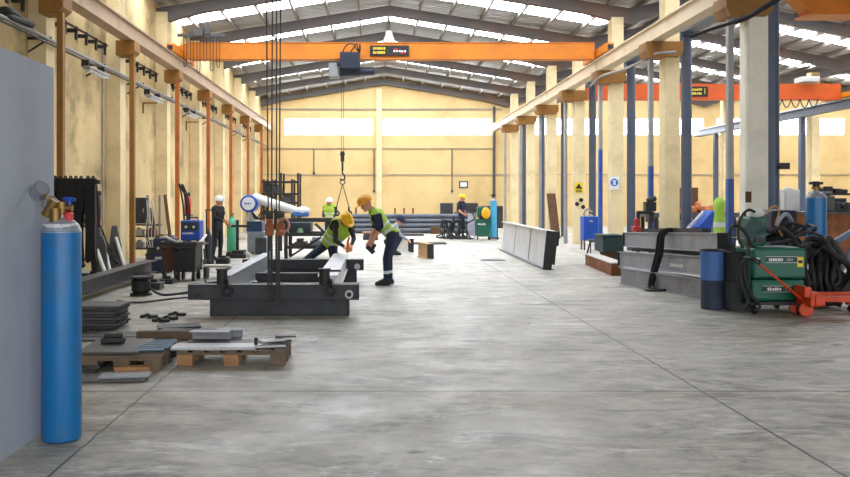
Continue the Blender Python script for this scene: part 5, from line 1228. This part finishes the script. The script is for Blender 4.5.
# hose heap
for i in range(16):
    pts = []; x = random.uniform(6.15, 6.6); yy = 11.6 + .03 * i; z = random.uniform(.45, .85)
    pts.append((x, yy, .05 + .02 * (i % 3)))
    for q in range(7):
        pts.append((min(6.85, max(6.05, x + random.uniform(-.32, .32))), yy + random.uniform(-.06, .06), min(.95, max(.1, (.2, .55, .85, .8, .5, .25, .4)[q] + random.uniform(-.14, .14)))))
    o = MB().tube(spline(pts, 7), random.uniform(.028, .042)).build('welding_hose', rubber, None, 0, True)
    tag(o, 'thick black hose in the tangled heap behind the pallet truck', 'hose', 'hoses in the tangled heap')
o = MB()
for k in range(5): o.tube(spline([at(806 + 7 * k, 246, 11.9), at(803 + 8 * k, 262, 11.6), at(808 + 6 * k, 280, 11.5), at(804 + 9 * k, 296, 11.6)]), .03, 8)
tag(o.build('hanging_hoses', rubber, None, 0, True), 'thick black hoses drooping under the right blue cylinder', 'hose')
o = MB().bar(at(830, 245, 12.2), at(852, 232, 12.4), .05, .08).bar(at(836, 275, 12.1), at(856, 245, 12.2), .05, .09).bar((at(836, 275, 12.1).x, 12.1, 0), at(836, 275, 12.1), .06, .06, V((0, 1, 0))).bar((at(855, 240, 12.3).x, 12.3, 0), at(855, 236, 12.3), .06, .06, V((0, 1, 0))).build('steel_bracket', mat('blue_grey_bar', (104, 124, 150), .5, metal=.2), None, .006); tag(o, 'blue grey angled steel bracket at the right edge', 'bracket')
# rusty plates and table of the right bay
y = 19.0
t = thing('rusty_table', (gx(820, y), y, 0), 'table with a rusty brown apron behind the right blue cylinder', 'table')
MB().bx(gx(772, y), gx(880, y), y, y + .04, .12, 1.18).build('apron_plate', rust, t)
MB().bx(gx(770, y), gx(882, y), y - .05, y + 1.3, 1.18, 1.23).build('table_top', steelmid, t, .006)
for px in (776, 878):
    for q in (.08, 1.2): MB().bar((gx(px, y), y + q, 0), (gx(px, y), y + q, 1.18), .08, .08, V((0, 1, 0))).build('leg', steelblack, t)
o = MB().bx(gx(795, y), gx(811, y), y + .5, y + .9, 1.23, 1.75).bx(gx(797, y), gx(809, y), y + .48, y + .5, 1.26, 1.7).bx(gx(800, y), gx(806, y), y + .6, y + .8, 1.75, 1.8).build('white_cabinet', offwhite, None, .02); tag(o, 'off white cabinet standing on the rusty table left of the cylinder', 'cabinet')
t = thing('machine_vise', (gx(834, y), y, 1.23), 'grey machine block on the rusty table right of the blue cylinder', 'machine')
MB().bx(gx(824, y), gx(838, y), y + .1, y + .7, 1.23, 1.6).bx(gx(826, y), gx(836, y), y + .15, y + .6, 1.6, 1.7).build('machine_body', steelmid, t, .03)
MB().bx(gx(838, y), gx(856, y), y + .1, y + .6, 1.23, 1.45).bx(gx(842, y), gx(852, y), y + .2, y + .5, 1.45, 1.55).build('jaw', steeldark, t, .02)
MB().cyl((gx(846, y), y + .0, 1.36), (gx(846, y), y + .1, 1.36), .06).build('knob', steelblack, t, 0, True)
# shelf on the right-bay wall behind with small tins
y = 22.0
t = thing('tool_shelf', (gx(845, y), y, 0), 'tall dark shelf frame with small pots at the right edge', 'shelf')
MB().bx(gx(818, y), gx(880, y), y, y + .5, 1.62, 1.68).bx(gx(818, y), gx(880, y), y, y + .5, 1.28, 1.34).build('shelf_board', steelblack, t)
for px in (819, 878):
    for q in (.04, .46): MB().bar((gx(px, y), y + q, 0), (gx(px, y), y + q, 1.7), .06, .06, V((0, 1, 0))).build('leg', steelblack, t)
for i, px in enumerate((823, 832, 841, 847)):
    x = gx(px, y); h = (.13, .18, .12, .1)[i]
    o = MB().lathe([(.1, 0), (.12, .02), (.12, h), (.1, h), (.1, .03)], (x, y + .2, 1.68), Z, 14).build('steel_pot', steelblack, None, 0, True); tag(o, ('first', 'second', 'third', 'fourth')[i] + ' dark pot from the blue cylinder on the tall shelf', 'pot')
for i in range(5):
    x = gx(822 + i * 6, y); o = MB().bx(x - .06, x + .06, y + .1, y + .35, 1.34, 1.42 + .03 * (i % 3)).cyl((x, y + .2, 1.42), (x, y + .2, 1.5 + .03 * (i % 3)), .035).build('small_tin', (steelgrey, steelmid, offwhite, steeldark, steelgrey)[i], None, .008); tag(o, 'small tin in the row on the lower board of the tall shelf', 'tin', 'tins on the tall shelf')
# dark blue machine behind the green feeder
y = 13.2
t = thing('blue_machine', (gx(785, y), y, 0), 'dark blue machine standing behind the green welding units', 'machine')
MB().bx(gx(772, y), gx(798, y), y, y + .6, .1, 1.36).build('housing', mat('deep_blue', (26, 38, 66), .5), t, .04); MB().bx(gx(774, y), gx(796, y), y - .02, y, .9, 1.3).build('panel', steelblack, t, .01)
for px in (774, 796): MB().bx(gx(px, y) - .05, gx(px, y) + .05, y + .05, y + .55, 0, .1).build('foot', steelblack, t)
o = MB().tube(spline([at(774, 236, 12.9), at(778, 222, 12.8), at(786, 214, 12.8), at(792, 222, 12.9), at(796, 236, 12.9)]), .03).build('bent_hose', steelgrey, None, 0, True); tag(o, 'grey hose arching over the dark blue machine', 'hose')
# middle right bay: bench with orange material, diagonal blue machine, hi-vis vest
y = 24.0
t = thing('long_bench', (gx(690, y), y, 0), 'long dark bench in the right bay seen between the columns', 'bench')
MB().bx(gx(655, y), gx(790, y), y, y + 1.4, .98, 1.12).build('bench_top', steelmid, t, .01)
for px in (657, 696, 735, 788):
    for q in (.1, 1.3): MB().bar((gx(px, y), y + q, 0), (gx(px, y), y + q, .98), .1, .1, V((0, 1, 0))).build('leg', steelblack, t)
MB().bx(gx(656, y), gx(788, y), y + .3, y + .34, .3, .9).build('back_panel', greypost, t)
o = MB().bx(gx(690, y), gx(705, y), y + .5, y + 1.1, 1.12, 1.86).bx(gx(691.5, y), gx(703.5, y), y + .46, y + .5, 1.16, 1.82).build('brown_box', brownwood, None, .01); tag(o, 'brown box standing on the long bench left of the orange pieces', 'box')
for i, (px, w, h) in enumerate(((696, .4, .2), (702, .25, .34), (709, .35, .2), (718, .4, .24), (689, .2, .18))):
    x = gx(px, y); o = MB().bx(x - w / 2, x + w / 2, y + .15, y + .6, 1.12, 1.12 + h * .6).sph((x, y + .35, 1.12 + h * .6), (w * .36, .18, h * .4), 10).build('rusty_casting', mat('orange_rust', (186, 112, 70), .8, var=.2, scale=6), None, .03); tag(o, ('first', 'second, tallest,', 'third', 'fourth', 'leftmost')[i] + ' orange rusty casting on the long bench', 'casting')
a, b = at(694, 232, 19.5), at(710, 215, 19.8)
t = thing('tilted_machine', (a.x, 19.5, 0), 'blue tilted machine cover behind the topmost beam', 'machine')
MB().bar(a, b, .34, .3).build('cover', machineblue, t, .03); MB().bar(a + V((-.2, -.1, .06)), b + V((-.2, -.1, .06)), .04, .07).build('cover_edge', offwhite, t)
MB().bar((a.x, 19.6, 0), (a.x, 19.6, a.z), .12, .12, V((0, 1, 0))).bar((b.x, 19.9, 0), (b.x, 19.9, b.z - .1), .1, .1, V((0, 1, 0))).build('leg', steelblack, t)
y = 18.4
t = thing('hi_vis_jacket', (gx(718, y), y, .75), 'light green hi-vis jacket hung on a stand left of the blue post', 'jacket')
MB().lathe([(.09, .0), (.12, .02), (.125, .3), (.105, .5), (.14, .62), (.12, .76), (.06, .84), (.04, .82)], (gx(719.5, y), y, .72), Z, 18).build('jacket_body', mat('lime_fabric', (164, 206, 84), .85, var=.1, scale=9), t, 0, True)
MB().lathe([(.127, .18), (.131, .2), (.131, .27), (.127, .29), (.12, .28)], (gx(719.5, y), y, .72), Z, 18).build('reflective_band', reflect, t, 0, True)
MB().cyl((gx(719.5, y), y, 0), (gx(719.5, y), y, .75), .03).bx(gx(719.5, y) - .2, gx(719.5, y) + .2, y - .2, y + .2, 0, .04).build('stand', steelblack, t)
# grey steel frame and vice beside the worn column
y = 18.9
t = thing('pipe_trestle', (gx(640, y), y, 0), 'dark square pipe trestle behind the far ends of the stacked beams', 'trestle')
for px in (638, 650):
    MB().bar((gx(px, y), y, 0), (gx(px, y), y, 1.22), .07, .07, V((0, 1, 0))).build('leg', steelblack, t)
MB().bar((gx(637, y), y, 1.22), (gx(651, y), y, 1.22), .07, .07).build('top_rail', steelblack, t)
MB().bar((gx(637, y), y, .4), (gx(651, y), y, .4), .05, .05).build('low_rail', steelblack, t)
c = at(650, 207, 19.1)
o = MB().bx(c.x - .13, c.x + .12, c.y - .1, c.y + .1, c.z - .1, c.z + .12).cyl(c + V((-.1, -.12, .14)), c + V((.1, -.1, .2)), .06).sph(c + V((0, -.12, -.15)), .07, 10).bx(c.x - .05, c.x + .1, c.y, c.y + .2, c.z - .35, c.z - .1).build('valve_block', steelblack, None, .015); tag(o, 'dark valve block fixed on the blue foot of the second post', 'valve')
# signs on the columns
def sign(px0, px1, py0, py1, y, lab, kind):
    a, c = at(px0, py1, y), at(px1, py0, y); t = thing('safety_sign', ((a.x + c.x) / 2, y, a.z), lab, 'sign')
    MB().bx(a.x, c.x, y - .012, y - .001, a.z, c.z).build('plate', white if kind == 'blue' else signyellow, t)
    w, h = c.x - a.x, c.z - a.z; cx, cz = (a.x + c.x) / 2, (a.z + c.z) / 2
    if kind == 'blue':
        MB().disc((cx, y - .016, cz + h * .05), (0, 1, 0), w * .4, .006, 28).build('blue_disc', signblue, t)
        m = MB().disc((cx, y - .021, cz + h * .1), (0, 1, 0), w * .13, .004, 16); m.bx(cx - w * .2, cx + w * .2, y - .023, y - .019, cz + h * .13, cz + h * .2).bx(cx - w * .14, cx + w * .14, y - .023, y - .019, cz - h * .14, cz); m.build('white_symbol', white, t)
    else:
        m = MB().prism([(-w * .42, -h * .1), (w * .42, -h * .1), (0, h * .42)], (cx, y - .013, cz), (cx, y - .016, cz)); m.build('triangle', signblack, t)
        m = MB().bx(a.x + w * .15, c.x - w * .15, y - .016, y - .012, a.z + h * .08, a.z + h * .16).bx(a.x + w * .15, c.x - w * .15, y - .016, y - .012, a.z + h * .22, a.z + h * .3); m.build('lettering', signblack, t)
sign(609.5, 619, 176.5, 189.5, YC[2] - .2, 'white safety sign with a blue disc on the third cream column', 'blue')
sign(574.5, 583, 182.5, 193, YC[3] - .2, 'yellow warning sign with a black triangle on the fourth cream column', 'yellow')
for i, (px, py) in enumerate(((581, 200), (577, 204), (583, 207))):
    c = at(px, py, YC[3] - .2); o = MB().disc(c - V((0, .012, 0)), (0, 1, 0), .07, .02, 14).disc(c - V((0, .03, 0)), (0, 1, 0), .03, .03, 10).build('round_socket', signblack, None, 0, True); tag(o, ('highest', 'leftmost', 'lowest')[i] + ' small dark socket under the yellow warning sign', 'socket')
c = at(748, 197, YC[0] - .2); o = MB().bx(c.x - .05, c.x + .05, c.y - .03, c.y, c.z - .1, c.z + .1).bx(c.x - .03, c.x + .03, c.y - .04, c.y - .03, c.z - .06, c.z + .06).build('switch_box', brownwood); tag(o, 'small brown switch box on the nearest cream column', 'switch')
c = at(786, 166, 15.6); o = MB().bx(c.x - .12, c.x + .06, c.y - .03, c.y + .03, c.z - .06, c.z + .06).cyl((c.x - .1, c.y - .05, c.z), (c.x - .1, c.y + .05, c.z), .03).build('post_clamp', steelblack); tag(o, 'small dark clamp on the nearest blue grey post', 'clamp')
o = MB().disc((gx(312.5, 8.9), 8.9, .005), Z, .03, .01, 10).disc((gx(312.5, 8.9) + .02, 8.92, .012), Z, .02, .008, 8).build('paper_scrap', white); tag(o, 'tiny white scrap on the floor in front of the steel frame', 'scrap')
# ---------------------------------------------------------------- daylight and camera
w = bpy.data.worlds.new('daylight'); SC.world = w; w.use_nodes = True
bg = w.node_tree.nodes['Background']; bg.inputs[0].default_value = (.94, .97, 1.0, 1); bg.inputs[1].default_value = 3.5
cam = bpy.data.cameras.new('camera'); co = bpy.data.objects.new('camera', cam); COL.objects.link(co)
co.location = (0, 0, H); co.rotation_euler = (math.pi / 2, 0, 0)
cam.sensor_width = 36; cam.lens = 36 * F / 850; cam.shift_x = (425 - VX) / 850; cam.shift_y = (VY - 238.5) / 850
cam.clip_start = .05; cam.clip_end = 300
SC.camera = co
SC.view_settings.view_transform = 'Standard'; SC.view_settings.look = 'None'; SC.view_settings.gamma = 1
SC.view_settings.exposure = 0.06
SC.cycles.use_denoising = True
SC.cycles.max_bounces = 8; SC.cycles.diffuse_bounces = 5; SC.cycles.sample_clamp_indirect = 6
